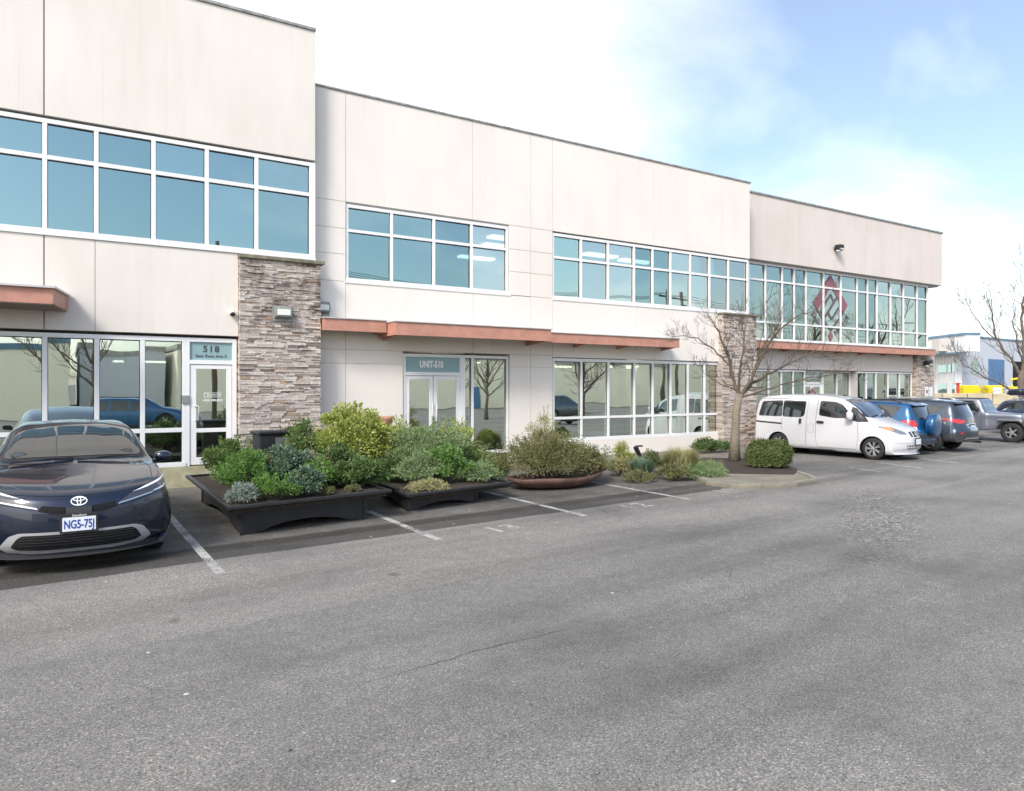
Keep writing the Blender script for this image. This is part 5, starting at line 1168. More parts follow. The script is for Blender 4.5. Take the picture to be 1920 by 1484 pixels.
def branch(mb, p, d, ln, rad, lvl, r, up=.12, kids=(4, 3, 3, 3), spread=.75, minr=.0028, droop=0):
    k = 5 if lvl else 4; pts = [p]; rs = [rad]; dd = d.copy()
    for i in range(k):
        dd = (dd + rv(r) * .16 + Vector((0, 0, up - droop * i))).normalized(); p = p + dd * ln / k; pts.append(p); rs.append(max(minr, rad * (1 - .62 * (i + 1) / k)))
    mb.tube(pts, rs, 7 if rad > .03 else (5 if rad > .012 else 3), cap=False)
    if lvl <= 0: return
    nk = kids[-lvl] if lvl <= len(kids) else 3
    for i in range(nk):
        t = r.uniform(.3, 1.0) if i else 1.0
        idx = min(k, max(1, round(t * k))); q = pts[idx]
        nd = ctwist((pts[idx] - pts[idx - 1]).normalized(), spread * r.uniform(.5, 1.15) if i else .2, r)
        branch(mb, q, nd, ln * r.uniform(.5, .75), max(minr, rs[idx] * (.62 if i else .85)), lvl - 1, r, up, kids, spread, minr, droop)
def limb_tree(label, x, y, z, trunk, tr, limbs, seed, fork_r=None, name='bare_tree', mat='bark', lvl=4, group=None, twmin=.003, kids=(3, 4, 4, 3)):
    """trunk: list of points; limbs: (start, points..., radius)"""
    r = random.Random(seed); o = empty(name, (x, y, z), 0, label, 'tree', group)
    t = MB(); k = len(trunk); t.tube(trunk, [tr * (1.35 if i == 0 else 1 - .25 * i / k) for i in range(k)], 14); t.build('trunk', M[mat], o, smooth=True)
    c = MB()
    for pts, rad in limbs:
        pts = [Vector(p) for p in pts]; full = []
        for a, b in zip(pts, pts[1:]):
            for s_ in range(4): full.append(a + (b - a) * s_ / 4 + (rv(r) * (b - a).length * .035 if s_ or full else Vector()))
        full.append(pts[-1]); m_ = len(full)
        rs = [max(twmin * 1.4, rad * (1 - .85 * i / (m_ - 1))) for i in range(m_)]
        c.tube(full, rs, 8, cap=False)
        for i in range(2, m_):
            for _ in range(2 if i > m_ * .5 else 1):
                d = (full[i] - full[i - 1]).normalized(); nd = ctwist(d, r.uniform(.45, 1.0), r)
                tot = sum((full[j + 1] - full[j]).length for j in range(m_ - 1))
                branch(c, full[i], nd, tot * r.uniform(.10, .23) * (1.15 - .5 * i / m_), max(twmin, rs[i] * .42), lvl - 2, r, .10, kids, .7, twmin)
        branch(c, full[-1], (full[-1] - full[-2]).normalized(), .3, twmin * 1.4, 1, r, .1, kids, .7, twmin)
    c.build('crown', M['twigs' if mat == 'bark' else mat], o, smooth=True)
    return o
def rp(r_, h, dpt=0): return (RX * r_ + FX * dpt, RY * r_ + FY * dpt, h)   # across / up / away offsets as seen from the lane

T = limb_tree('slender bare tree on the kerbed island beside the clipped hedge', 14.35, 12.3, .1, [(0, 0, 0), (.02, 0, .6), (.04, -.02, 1.2), rp(0.12, 1.66)], .115,
    [([rp(0.12, 1.60), rp(-0.05, 2.12, .1), rp(-0.12, 2.62, .1), rp(-0.33, 3.21, .2), rp(-0.56, 3.63, .3)], 0.052),
     ([rp(0.12, 1.62), rp(0.08, 2.29, -.2), rp(0.16, 2.96, -.3), rp(0.05, 3.55, -.4)], 0.040),
     ([rp(0.14, 1.60), rp(0.39, 1.99, -.1), rp(0.58, 2.54, -.2), rp(0.88, 3.09, -.3), rp(1.40, 3.55, -.3), rp(2.05, 3.76, -.2)], 0.048),
     ([rp(0.14, 1.58), rp(0.51, 1.91, .2), rp(0.98, 2.16, .3), rp(1.53, 2.46, .4), rp(2.14, 2.75, .4), rp(2.51, 2.58, .4)], 0.040),
     ([rp(0.14, 1.56), rp(0.56, 1.74, -.3), rp(1.12, 1.91, -.5), rp(1.77, 2.08, -.7), rp(2.33, 2.20, -.8)], 0.028),
     ([rp(-0.10, 2.37, .1), rp(-0.47, 2.75, .1), rp(-0.88, 3.04, .1), rp(-1.2, 3.11, .1), rp(-1.45, 3.09, .1)], 0.022),
     ([rp(0.10, 1.70), rp(-0.23, 1.91, .4), rp(-0.51, 2.12, .7), rp(-0.74, 2.46, .9)], 0.019),
     ([rp(0.47, 2.20, -.1), rp(0.74, 2.71, .4), rp(1.12, 3.21, .6), rp(1.30, 3.72, .8)], 0.024)], 4, lvl=4, group='bare trees', twmin=.0026, kids=(2, 3, 3, 3))
limb_tree('tall bare tree in front of the concrete block wall by the grey warehouse', 42.9, 17.8, 0, [(0, 0, 0), rp(.05, 1.2), rp(-.1, 2.2), rp(0, 2.8)], .18,
    [([rp(0, 2.6), rp(.1, 4.0), rp(.05, 5.6, .2), rp(.15, 7.0), rp(.1, 8.2)], 0.112), ([rp(-.05, 2.5), rp(-.6, 3.4), rp(-1.2, 4.5, .3), rp(-1.6, 5.8), rp(-1.9, 6.9)], 0.083),
     ([rp(-.05, 1.5), rp(-.8, 2.0, .2), rp(-1.8, 2.5, .3), rp(-2.8, 3.1, .4), rp(-3.3, 3.9, .4)], 0.053), ([rp(0, 3.2), rp(-.6, 4.2, -.5), rp(-.9, 5.3, -.6), rp(-1.0, 6.8, -.8)], 0.053),
     ([rp(.05, 2.9), rp(.7, 3.8), rp(1.3, 5.0), rp(1.6, 6.4)], 0.075), ([rp(-1.2, 4.5, .3), rp(-2.0, 5.1, .2), rp(-2.7, 6.0), rp(-3.1, 6.6)], 0.034), ([rp(.05, 2.4), rp(.9, 3.0, -.3), rp(2, 3.8, -.4)], 0.045)], 9, lvl=4, group='bare trees', mat='bark_dark', twmin=.006, kids=(2, 3, 3, 3))

# ---- planters
def planter(label, x, y, rz, w, d, z, base, hgt, shear, name='planter'):
    o = empty(name, (x, y, 0), rz, label, 'planter', 'low black planters standing in the stalls')
    rim = MB(); i = .07
    rim.box(0, w, 0, i, z - .045, z); rim.box(0, w, d - i, d, z - .045, z); rim.box(0, i, i, d - i, z - .046, z - .001); rim.box(w - i, w, i, d - i, z - .046, z - .001)
    rim.build('rim', M['blackwood'], o, bevel=.008)
    MB().box(i, w - i, i, d - i, z - .10, z - .035).build('soil', M['soil'], o)
    bx0, bx1, by0, by1 = base; t = .03; hz = z - .047
    def arch(x0, x1):
        n = 10; lw = .16 * (x1 - x0)
        top = [(x0, hz), (x1, hz), (x1, 0), (x1 - lw * .9, .02)]
        return top + [(x1 - lw - (x1 - x0 - 2 * lw) * k / n, .02 + hgt * math.sin(math.pi * k / n) ** .6) for k in range(1, n)] + [(x0 + lw * .9, .02), (x0, 0)]
    m = MB(); m.prism_y([(a, b) for a, b in reversed(arch(bx0, bx1))], by0, by0 + t); m.build('side_panel', M['blackwood'], o)
    m = MB(); m.prism_y([(a, b) for a, b in reversed(arch(bx0, bx1))], by1 - t, by1); m.build('side_panel', M['blackwood'], o)
    for xx in (bx0, bx1 - t):
        pts = arch(by0 + t, by1 - t); m = MB(); k = len(pts)
        m.add([(xx, a, b) for a, b in pts] + [(xx + t, a, b) for a, b in pts], [(q, (q + 1) % k, k + (q + 1) % k, k + q) for q in range(k)] + [tuple(q) for q in tessellate_polygon([[Vector((a, b, 0)) for a, b in pts]])] + [tuple(k + i_ for i_ in reversed(q)) for q in tessellate_polygon([[Vector((a, b, 0)) for a, b in pts]])])
        m.build('side_panel', M['blackwood'], o)
    for cx_, cy_ in ((bx0 - .012, by0 - .012), (bx1 - .035, by0 - .012), (bx0 - .012, by1 - .035), (bx1 - .035, by1 - .035)):
        MB().box(cx_, cx_ + .047, cy_, cy_ + .047, 0, hz).build('corner_post', M['blackwood'], o)
    for ch in o.children:
        for v in ch.data.vertices: v.co.y += v.co.x * shear     # its sides are not quite square
    return o
planter('large square black planter on arched side panels, nearest the dark blue car', 1.84, 9.46, R(-1), 2.32, 3.85, .43, (.22, 2.0, .28, 3.5), .10, .17)
planter('lower black planter of variegated shrubs between the square planter and the brown bowl', 4.50, 10.02, R(-6), 2.1, 3.1, .30, (.10, 1.45, .25, 2.6), .07, .33)
sp = MB(); sp.add([(4.28, 12.9, .46), (4.40, 12.9, .44), (4.62, 10.6, .33), (4.50, 10.45, .34), (4.28, 12.9, .40), (4.40, 12.9, .38), (4.62, 10.6, .27), (4.50, 10.45, .28)], [(0, 1, 2, 3), (7, 6, 5, 4), (0, 4, 5, 1), (1, 5, 6, 2), (2, 6, 7, 3), (3, 7, 4, 0)])
tag(sp.build('edging_board', M['blackwood'], None), 'warped dark board standing up between the two black planters', 'board')
# shallow boat-shaped bowl
o = empty('planter_bowl', (8.25, 11.35, 0), R(2), 'shallow rust brown boat-shaped bowl under the olive bush', 'planter')
bw = MB(); vs = []; n = 40; prof = [(.05, 0), (.45, .0), (.72, .05), (.92, .14), (1.0, .23), (.96, .235), (.88, .15), (.6, .12)]
for f, zz in prof:
    for j in range(n):
        u = 2 * math.pi * j / n; wv = 1 + .05 * math.sin(3 * u)
        vs.append((1.12 * f * math.cos(u) * wv, .58 * f * math.sin(u), zz + (.06 * math.cos(u) ** 2 * f if math.cos(u) > 0 else 0) + .01 * math.sin(5 * u) * f))
bw.add(vs, [(i * n + j, i * n + (j + 1) % n, (i + 1) * n + (j + 1) % n, (i + 1) * n + j) for i in range(len(prof) - 1) for j in range(n)] + [tuple(range(n))])
bw.build('bowl', M['rust'], o, smooth=True); MB().lathe([(.17, .001), (.17, .53)], 'z', 24).build('soil', M['soil'], o)
# plants in the square planter
Z1 = .39
def pp(u, v, ox=1.84, oy=9.46, a=R(-1), sh=.17):
    v = v + sh * u; return ox + u * math.cos(a) - v * math.sin(a), oy + u * math.sin(a) + v * math.cos(a)
for i, (u, v, rx, h, mt, ls, lw, nn, lb, sty) in enumerate([
    (.26, .42, .16, .22, 'leaf_grey', .07, .2, 500, 'pale grey spiky rosette at the near left corner of the square planter', 'leaf'),
    (.68, .45, .30, .34, 'leaf_bright', .035, .45, 2600, 'bright green mossy mound at the front left of the square planter', 'fine'),
    (.46, 1.25, .34, .62, 'leaf_bright', .04, .4, 3600, 'feathery green bush on the left side of the square planter', 'fine'),
    (1.15, .48, .22, .36, 'leaf_blue', .055, .6, 1300, 'silvery blue-green shrub at the middle of the front edge', 'leaf'),
    (.50, 2.3, .36, .72, 'leaf_green', .045, .45, 3800, 'tall loose green bush at the back left of the square planter', 'leaf'),
    (1.02, 1.35, .34, .66, 'leaf_blue', .05, .5, 2800, 'dark blue-green conifer-like shrub in the middle of the square planter', 'leaf'),
    (.85, 1.9, .24, .48, 'leaf_olive', .04, .5, 1200, 'small brownish shrub behind the feathery green bush', 'leaf'),
    (1.50, 1.0, .30, .40, 'leaf_bright', .04, .5, 2400, 'low bright green plant right of the silvery shrub', 'leaf'),
    (1.35, 1.5, .30, .52, 'leaf_green', .045, .5, 3000, 'mid green leafy shrub in front of the black box', 'leaf'),
    (2.08, .78, .34, .42, 'leaf_dark', .05, .55, 2600, 'low dark green shrub at the front right of the square planter', 'leaf'),
    (2.0, 1.5, .34, .56, 'leaf_dark', .05, .5, 3200, 'upright dark green shrub with bare twigs near the right side', 'leaf'),
    (1.62, 2.3, .20, .98, 'leaf_green', .05, .5, 1500, 'tall thin green shrub reaching up the stone pillar', 'leaf'),
    (1.62, 3.1, .26, .86, 'leaf_green', .05, .55, 1500, 'airy shrub behind the black box', 'leaf'),
    (1.85, .42, .10, .10, 'leaf_olive', .02, .6, 500, 'small round moss cushion beside the bare twigs', 'fine'),
    (1.42, .38, .12, .12, 'leaf_olive', .02, .6, 600, 'olive moss cushion at the front edge of the soil', 'fine'),
    (2.28, 1.1, .22, .26, 'leaf_sage', .04, .5, 900, 'pale sage plant near the right rim of the square planter', 'leaf')]):
    x, y = pp(u, v); shrub(lb, x, y, Z1, rx * 1.1, rx * 1.1, h, mt, int(nn * 1.4), ls, lw, 26, sty, seed=i + 1)
# bare twig bundle
r = random.Random(5); x, y = pp(1.72, 1.05); o = empty('bare_shrub', (x, y, Z1), 0, 'pale leafless twigs sticking up in the square planter', 'shrub', 'shrubs and plants around the planters'); m = MB()
for i in range(9): branch(m, Vector((r.uniform(-.05, .05), r.uniform(-.05, .05), 0)), (Vector((0, 0, 1)) + rv(r) * .8).normalized(), r.uniform(.25, .42), .006, 2, r, .03, (2, 2), .6, .002)
m.build('stem', simple('pale_twig', (.42, .33, .27), .9), o)
# plants in the second planter
def p2(u, v): return pp(u, v, 4.50, 10.02, R(-6), .33)
for i, (u, v, rx, h, mt, ls, lw, nn, lb, sty) in enumerate([
    (.55, .42, .34, .17, 'leaf_tan', .035, .5, 1500, 'low cream and green variegated ground plant at the near corner of the lower planter', 'leaf'),
    (.62, 1.05, .34, .55, 'leaf_sage', .045, .45, 2200, 'grey-green shrub with tangled bare stems at its foot', 'leaf'),
    (1.20, .95, .44, .62, 'leaf_bright', .045, .5, 4000, 'dense bright green bush in the middle of the lower planter', 'leaf'),
    (1.72, .70, .36, .36, 'leaf_sage', .04, .45, 2400, 'pale grey-green low shrub at the right end of the lower planter', 'leaf'),
    (.30, 1.7, .30, .50, 'leaf_dark', .05, .5, 2200, 'dark shrub at the back left of the lower planter', 'leaf'),
    (1.15, 1.9, .72, .98, 'leaf_sage', .05, .45, 8000, 'large soft grey-green bush in front of the glass doors', 'leaf'),
    (1.75, 2.1, .40, .72, 'leaf_green', .05, .5, 2500, 'rounded green bush right of the large grey-green one', 'leaf')]):
    x, y = p2(u, v); shrub(lb, x, y, .24, rx, rx, h, mt, nn, ls, lw, 30, sty, seed=i + 40)
shrub('big yellow-green bush in front of the pale wall beside the stone pillar', 4.72, 12.9, .25, .74, .62, 1.30, 'leaf_yellow', 16000, .055, .6, 60, 'leaf', 61, lump=.2)
shrub('second yellow-green bush, lower, between the big one and the glass doors', 5.6, 13.0, .2, .55, .5, 1.05, 'leaf_yellow', 5000, .05, .6, 34, 'leaf', 62, lump=.24)
shrub('yellow-green shrub behind the large grey-green bush at the door mullion', 6.75, 12.9, .2, .45, .42, 1.05, 'leaf_yellow', 3200, .05, .6, 26, 'leaf', 63)
shrub('loose dark green bush right of the square planter below the yellow ones', 3.98, 11.9, .25, .42, .4, .62, 'leaf_green', 3200, .05, .5, 26, 'leaf', 64)
shrub('green leafy bush between the lower planter and the brown bowl', 6.95, 12.1, .05, .50, .45, .62, 'leaf_green', 3600, .05, .5, 30, 'leaf', 65)
shrub('greyish flowering-top shrub behind the green leafy bush', 7.35, 13.0, .05, .5, .4, .70, 'leaf_sage', 2600, .045, .45, 26, 'leaf', 66)
# olive bush of the bowl
shrub('wide olive brown bush filling the rust brown bowl', 8.05, 11.5, .16, .98, .66, .80, 'leaf_olive', 13000, .045, .4, 54, 'leaf', 70, lump=.26)
shrub('feathery pale olive plume rising from the middle of the olive bush', 8.35, 12.0, .3, .34, .34, 1.10, 'leaf_tan', 2600, .045, .35, 20, 'leaf', 71)
shrub('darker olive shrub at the right end of the brown bowl', 9.05, 11.4, .18, .35, .35, .45, 'leaf_olive', 2200, .045, .45, 20, 'leaf', 72)
shrub('dark conifer-like branches right of the brown bowl', 9.55, 12.0, .02, .5, .4, .66, 'leaf_dark', 2400, .05, .35, 24, 'leaf', 73)
shrub('golden conical shrub behind the small path light', 10.75, 12.35, .05, .24, .24, .62, 'leaf_yellow', 1900, .035, .45, 18, 'fine', 80)
shrub('low variegated cream shrub below the golden conical one', 10.35, 11.95, .02, .30, .26, .36, 'leaf_tan', 1500, .045, .5, 16, 'leaf', 81)
shrub('small dark green shrub directly under the path light', 11.15, 11.9, .05, .26, .26, .48, 'leaf_hedge', 1700, .04, .5, 16, 'leaf', 82)
shrub('silvery tuft of arching grass in front of the golden shrub', 10.4, 11.35, .0, .26, .26, .34, 'leaf_blue', 900, .34, .04, 16, 'spike', 83, name='ornamental_grass', cat='grass tuft')
shrub('low olive mat at the left front of the kerbside plants', 10.0, 11.0, .0, .34, .28, .22, 'leaf_olive', 1700, .035, .4, 16, 'fine', 84)
shrub('round olive green mound in front of the straw-coloured grass', 10.8, 10.85, .0, .36, .32, .36, 'leaf_olive', 2400, .04, .4, 20, 'fine', 85)
shrub('straw-coloured feathery grass clump at the kerb', 11.45, 11.3, .05, .46, .42, .46, 'leaf_tan', 2600, .42, .03, 24, 'spike', 86, name='ornamental_grass', cat='grass tuft')
shrub('wide pale green spreading plant at the kerb tip', 11.55, 10.7, .02, .55, .42, .30, 'leaf_sage', 3600, .045, .35, 30, 'fine', 87)
shrub('straw tuft trailing over the kerb end', 12.0, 10.9, .1, .3, .25, .2, 'leaf_tan', 900, .2, .05, 12, 'spike', 88, name='ornamental_grass', cat='grass tuft')
shrub('low dark shrub on the walk in front of the storefront windows', 15.7, 14.35, .115, .72, .35, .30, 'leaf_dark', 3200, .05, .5, 40, 'leaf', 90)
# clipped hedge on the island
def hedge(x, y, rz, w, d, h, n, seed):
    r = random.Random(seed); o = empty('hedge', (x, y, .09), rz, 'clipped box hedge on the kerbed island under the bare tree', 'hedge'); m = MB()
    co = MB(); co.box(-w / 2 + .08, w / 2 - .08, -d / 2 + .08, d / 2 - .08, .05, h - .08); co.build('core', M['leaf_dark'], o, bevel=.08)
    for i in range(n):
        f = r.random(); u, v = r.uniform(-1, 1), r.uniform(-1, 1)
        if f < .36: p = Vector((u * w / 2, v * d / 2, h)); nn = Vector((0, 0, 1))
        elif f < .62: p = Vector((u * w / 2, -d / 2, r.uniform(.03, 1) * h)); nn = Vector((0, -1, 0))
        elif f < .8: p = Vector((-w / 2, v * d / 2, r.uniform(.03, 1) * h)); nn = Vector((-1, 0, 0))
        elif f < .9: p = Vector((w / 2, v * d / 2, r.uniform(.03, 1) * h)); nn = Vector((1, 0, 0))
        else: p = Vector((u * w / 2, d / 2, r.uniform(.03, 1) * h)); nn = Vector((0, 1, 0))
        q = Vector((p.x / (w / 2), p.y / (d / 2), (p.z - h / 2) / (h / 2))); k_ = (abs(q.x)**4.5 + abs(q.y)**4.5 + abs(q.z)**4.5) ** (1 / 4.5); q /= max(1, k_)
        p = Vector((q.x * w / 2, q.y * d / 2, h / 2 + q.z * h / 2)) + nn * (noise.noise(p * 4 + Vector((seed, 0, 0))) * .10 + noise.noise(p * 14) * .03 + r.gauss(-.02, .032))
        leaf(m, p, (nn * .6 + rv(r)).normalized(), (nn + rv(r) * .5).normalized(), r.uniform(.028, .05), r.uniform(.018, .028))
    m.build('foliage', M['leaf_hedge'], o)
hedge(14.0, 11.0, R(28), 1.12, .85, .54, 15000, 3)
# small path light among the plants
o = empty('path_light', (11.0, 12.1, .0), 0, 'small black angled path light rising out of the kerbside plants', 'path light')
MB().tube([(.02, 0, 0), (.02, 0, .42)], .015, 8).build('post', M['black'], o); MB().tube([(.04, 0, .38), (-.10, 0, .60)], [.045, .055], 12).build('lamp_head', M['black'], o); MB().box(-.06, .10, -.02, .02, .595, .63).build('hood', M['black'], o)
# black box behind the square planter, and small things half hidden by the bushes
o = empty('utility_box', (3.15, 12.6, 0), R(5), 'black metal box standing behind the shrubs before the stone pillar', 'box')
MB().box(-.26, .26, -.2, .2, 0, 1.12).build('cabinet', M['black'], o, bevel=.02); MB().box(-.29, .29, -.23, .23, 1.121, 1.18).build('lid', M['black'], o, bevel=.02); MB().box(.0, .22, -.215, -.2, .90, 1.07).build('panel', M['lens'], o)
o = empty('flower_pot', (5.95, 14.45, .0), 0, 'broken-edged terracotta pot standing behind the yellow-green bushes', 'pot')
MB().lathe([(0, .10), (1.02, .11), (1.08, .15), (1.24, .20), (1.30, .22), (1.30, .19), (1.2, .16)], 'z', 28).build('pot', M['terra'], o, smooth=True)

r = random.Random(12); m = MB()                 # dead leaves and grit blown against the planters and kerb, a few on the lane
for i in range(520):
    if i < 380:
        q = r.random(); bx_, by_ = r.choice(((2.1, 9.5), (3.2, 9.7), (4.6, 10.1), (5.6, 10.4), (7.4, 10.8), (8.6, 11.0), (10.5, 10.4), (11.0, 9.2), (12.4, 8.7), (13.8, 9.6), (3.9, 11.5), (6.6, 11.6)))
        x, y = bx_ + r.gauss(0, .55), by_ + r.gauss(0, .35)
    else: x, y = r.uniform(-3, 16), r.uniform(2.5, 9)
    a_ = r.uniform(0, 6.28); l_ = r.uniform(.012, .035); d = Vector((math.cos(a_), math.sin(a_), r.uniform(-.1, .3))); leaf(m, Vector((x, y, .008)), d, (Vector((0, 0, 1)) + rv(r) * .4).normalized(), l_, l_ * .6)
fm('leaf_litter', [(.16, .10, .05), (.30, .20, .09), (.10, .07, .04), (.45, .40, .30), (.25, .14, .07)])
tag(m.build('leaf_litter', M['leaf_litter']), kind='stuff')
# ------------------------------------------------------------------ distance, far right
def wpt(px_, w): 
    a = (px_ - 960) / 1362 * w; return Vector((FX * w + RX * a, FY * w + RY * a, 0))
M['block'] = simple('yellowed_lock_block', (.50, .43, .29), .9, noise_amt=.22, noise_scale=1.2, bump=.3, bump_scale=10)
M['metal_white'] = simple('white_ribbed_metal', (.66, .67, .68), .5)
M['bluegrey'] = simple('pale_blue_grey_wall', (.54, .57, .62), .7, noise_amt=.05)
M['bluetrim'] = simple('blue_trim', (.10, .20, .30), .5)
M['bluedoor'] = simple('blue_roller_door', (.07, .18, .36), .5)
M['yellow'] = simple('yellow_plastic', (.75, .58, .02), .5)
M['redpaint'] = simple('red_paint', (.5, .04, .03), .5)
M['grass'] = foliage('verge_grass', [(.10, .16, .03), (.16, .22, .05), (.07, .11, .02)])
a, b = wpt(1700, 49), wpt(2080, 47); dv = (b - a); L_ = dv.length; dv.normalize(); ang = math.atan2(dv.y, dv.x)
o = empty('retaining_wall', a, ang, 'retaining wall of stacked yellowed concrete blocks below the grey warehouse', 'wall')
m = MB(); nb = int(L_ / 1.55) + 1
for row, off in ((0, 0), (1, .7)):
    for i in range(-1, nb):
        x0 = i * 1.55 + off; m.box(x0 + .015, x0 + 1.53, r_ := 0 if row == 0 else .06, .8, row * .78 + .01, row * .78 + .77)
m.build('block_course', M['block'], o, bevel=.03); MB().box(-1, L_ + 1, .1, .78, 0, 1.5).build('core', M['arch'], o)
yard = MB(); a2, b2 = wpt(1500, 50.2), wpt(2300, 49.0)
fl = [a2, b2, b2 + Vector((60, 90, 0)), a2 + Vector((-10, 90, 0))]
m = MB(); m.add([(p.x, p.y, 1.2) for p in fl] + [(p.x, p.y, -.5) for p in fl], [(0, 1, 2, 3), (0, 4, 5, 1), (1, 5, 6, 2), (2, 6, 7, 3), (3, 7, 4, 0)])
tag(m.build('upper_yard', M['conc']), kind='structure')
r = random.Random(3); m = MB()
for i in range(2600):
    t = r.uniform(0, L_); p = a + dv * t + Vector((dv.y, -dv.x, 0)) * r.uniform(.05, .9)
    d = (Vector((0, 0, 1)) + rv(r) * .5).normalized(); leaf(m, p, d, rv(r), r.uniform(.12, .32), .03)
tag(m.build('verge_grass', M['grass']), kind='stuff')
# warehouse: nearest corner, right face and left face
cN = wpt(1797, 64); cR = wpt(1990, 78); cL = wpt(1700, 72)
def wall_frame(p, q): d = (q - p); l = d.length; d.normalize(); return l, math.atan2(d.y, d.x)
wb = empty('warehouse', cN, 0, 'pale blue-grey warehouse with ribbed white upper storey and blue roller door', 'building')
lR, aR = wall_frame(cN, cR); lL, aL = wall_frame(cN, cL)
fR = empty('right_wall_frame', (0, 0, 0), aR)
def put(mb, name, mat, ang_, dx=0, dy=0, bevel=0):
    o_ = mb.build(name, mat, wb, bevel=bevel); o_.rotation_euler = (0, 0, ang_); o_.location = (dx, dy, 0); return o_
bpy.data.objects.remove(fR)
put(MB().box(0, lR, 0, .3, 1.2, 6.45), 'wall', M['bluegrey'], aR)
put(MB().box(-1.2, lR, -.06, .36, 6.45, 6.62), 'roof_trim', M['bluetrim'], aR)
m = MB(); m.box(0, lL, -.3, 0, 1.2, 5.0); 
for i in range(int(lL / .45)): m.box(i * .45 + .1, i * .45 + .16, 0, .05, 1.2, 5.0)
put(m, 'wall', M['metal_white'], aL)
# upper storey stands out past the corner
m = MB(); m.box(-2.4, lL, -.3, 1.0, 5.0, 6.40)
for i in range(-5, int(lL / .45)): m.box(i * .45 + .1, i * .45 + .16, 1.0, 1.05, 5.05, 6.38)
put(m, 'upper_storey', M['metal_white'], aL)
put(MB().box(-2.45, lL, -.3, 1.1, 6.40, 6.60), 'roof_trim', M['bluetrim'], aL, 0, 0); put(MB().box(-2.45, lL, .9, 1.12, 4.86, 5.0), 'storey_trim', M['bluetrim'], aL)
def onR(name, mat, px0, px1, z0, z1, t=.08):
    def hit(px_):
        d = wpt(px_, 1); P0, D_ = cN.xy, (cR - cN).xy; den = d.x * (-D_.y) + d.y * D_.x
        # solve s*d = P0 + u*D
        det = d.x * -D_.y - d.y * -D_.x; s_ = (P0.x * -D_.y - P0.y * -D_.x) / det; u = (Vector((d.x * s_, d.y * s_)) - P0).dot(D_) / D_.length_squared; return u * D_.length
    return put(MB().box(hit(px0), hit(px1), -t, .1, z0, z1), name, mat, aR)
onR('roller_door', M['bluedoor'], 1853, 1882, 1.2, 4.6, .06); onR('loading_opening', M['arch'], 1899, 1935, 1.2, 4.5, .05); onR('window', M['glass_blue'], 1822, 1834, 3.2, 4.2, .05)
def onL(name, mat, px0, px1, z0, z1, t=.1, out=0):
    def hit(px_):
        d = wpt(px_, 1); P0, D_ = cN.xy, (cL - cN).xy
        det = d.x * -D_.y - d.y * -D_.x; s_ = (P0.x * -D_.y - P0.y * -D_.x) / det; u = (Vector((d.x * s_, d.y * s_)) - P0).dot(D_) / D_.length_squared; return u * D_.length
    return put(MB().box(min(hit(px0), hit(px1)), max(hit(px0), hit(px1)), out - .1, out + t, z0, z1), name, mat, aL)
for p0, p1, z0, z1 in ((1761, 1777, 3.3, 4.0), (1779, 1785, 3.3, 4.0), (1787, 1796, 3.3, 4.1), (1761, 1777, 1.3, 2.3), (1787, 1796, 1.3, 2.3)):
    w_ = onL('window', M['glass_blue'], p0, p1, z0, z1)
o = onL('air_conditioner', M['soffit_pale'], 1782, 1797, 5.15, 6.15, .7, 1.0)
backs = MB(); P3 = cR - cN; P2 = cL - cN
backs.add([(0, 0, 6.5), (P3.x, P3.y, 6.5), (P3.x + P2.x, P3.y + P2.y, 6.5), (P2.x, P2.y, 6.5), (P3.x, P3.y, 1.2), (P3.x + P2.x, P3.y + P2.y, 1.2), (P2.x, P2.y, 1.2)], [(0, 1, 2, 3), (1, 4, 5, 2), (2, 5, 6, 3)])
backs.build('roof', M['bluegrey'], wb)
def bin_(px_, w, sx, label, n='yellow_bin'):
    p = wpt(px_, w); o = empty(n, (p.x, p.y, 1.2), -YAW, label, 'bin', 'yellow bins on the upper yard'); m = MB()
    m.add([(-.5 * sx, -.4, 0), (.5 * sx, -.4, 0), (.5 * sx, .4, 0), (-.5 * sx, .4, 0), (-.62 * sx, -.5, .75), (.62 * sx, -.5, .75), (.62 * sx, .5, .75), (-.62 * sx, .5, .75)], [(0, 3, 2, 1), (4, 5, 6, 7), (0, 1, 5, 4), (1, 2, 6, 5), (2, 3, 7, 6), (3, 0, 4, 7)]); m.build('tub', M['yellow'], o, bevel=.05)
    MB().box(-.55 * sx, .55 * sx, -.4, .4, .751, .9).build('lid', M['yellow'], o, bevel=.06); return o
bin_(1815, 52, 1.05, 'large yellow bin above the block wall, left of the other'); b2_ = bin_(1860, 52, .95, 'yellow bin with white square sheet, in front of the blue roller door')
MB().box(-.3, .3, -.6, -.52, .1, .75).build('white_sheet', M['white'], b2_)
p = wpt(1903, 52); o = empty('yellow_lift', (p.x, p.y, 1.2), -YAW, 'yellow machine with raised arm beside the tall bare tree', 'machine')
MB().box(-.35, .35, -.4, .4, 0, .8).build('cab', M['yellow'], o, bevel=.05); MB().tube([(-.2, 0, .8), (-.3, 0, 1.3), (.3, 0, 1.4)], .08, 8).build('arm', M['yellow'], o)
p = wpt(1796, 51.5); o = empty('red_pipe', (p.x, p.y, 1.2), 0, 'red standpipe with broad cap on the upper yard left of the yellow bins', 'pipe')
MB().tube([(0, 0, 0), (0, 0, .95)], .09, 10).build('pipe', M['redpaint'], o); MB().lathe([(.95, .001), (.95, .17), (1.05, .17), (1.08, .001)], 'z', 16).build('cap', M['redpaint'], o)
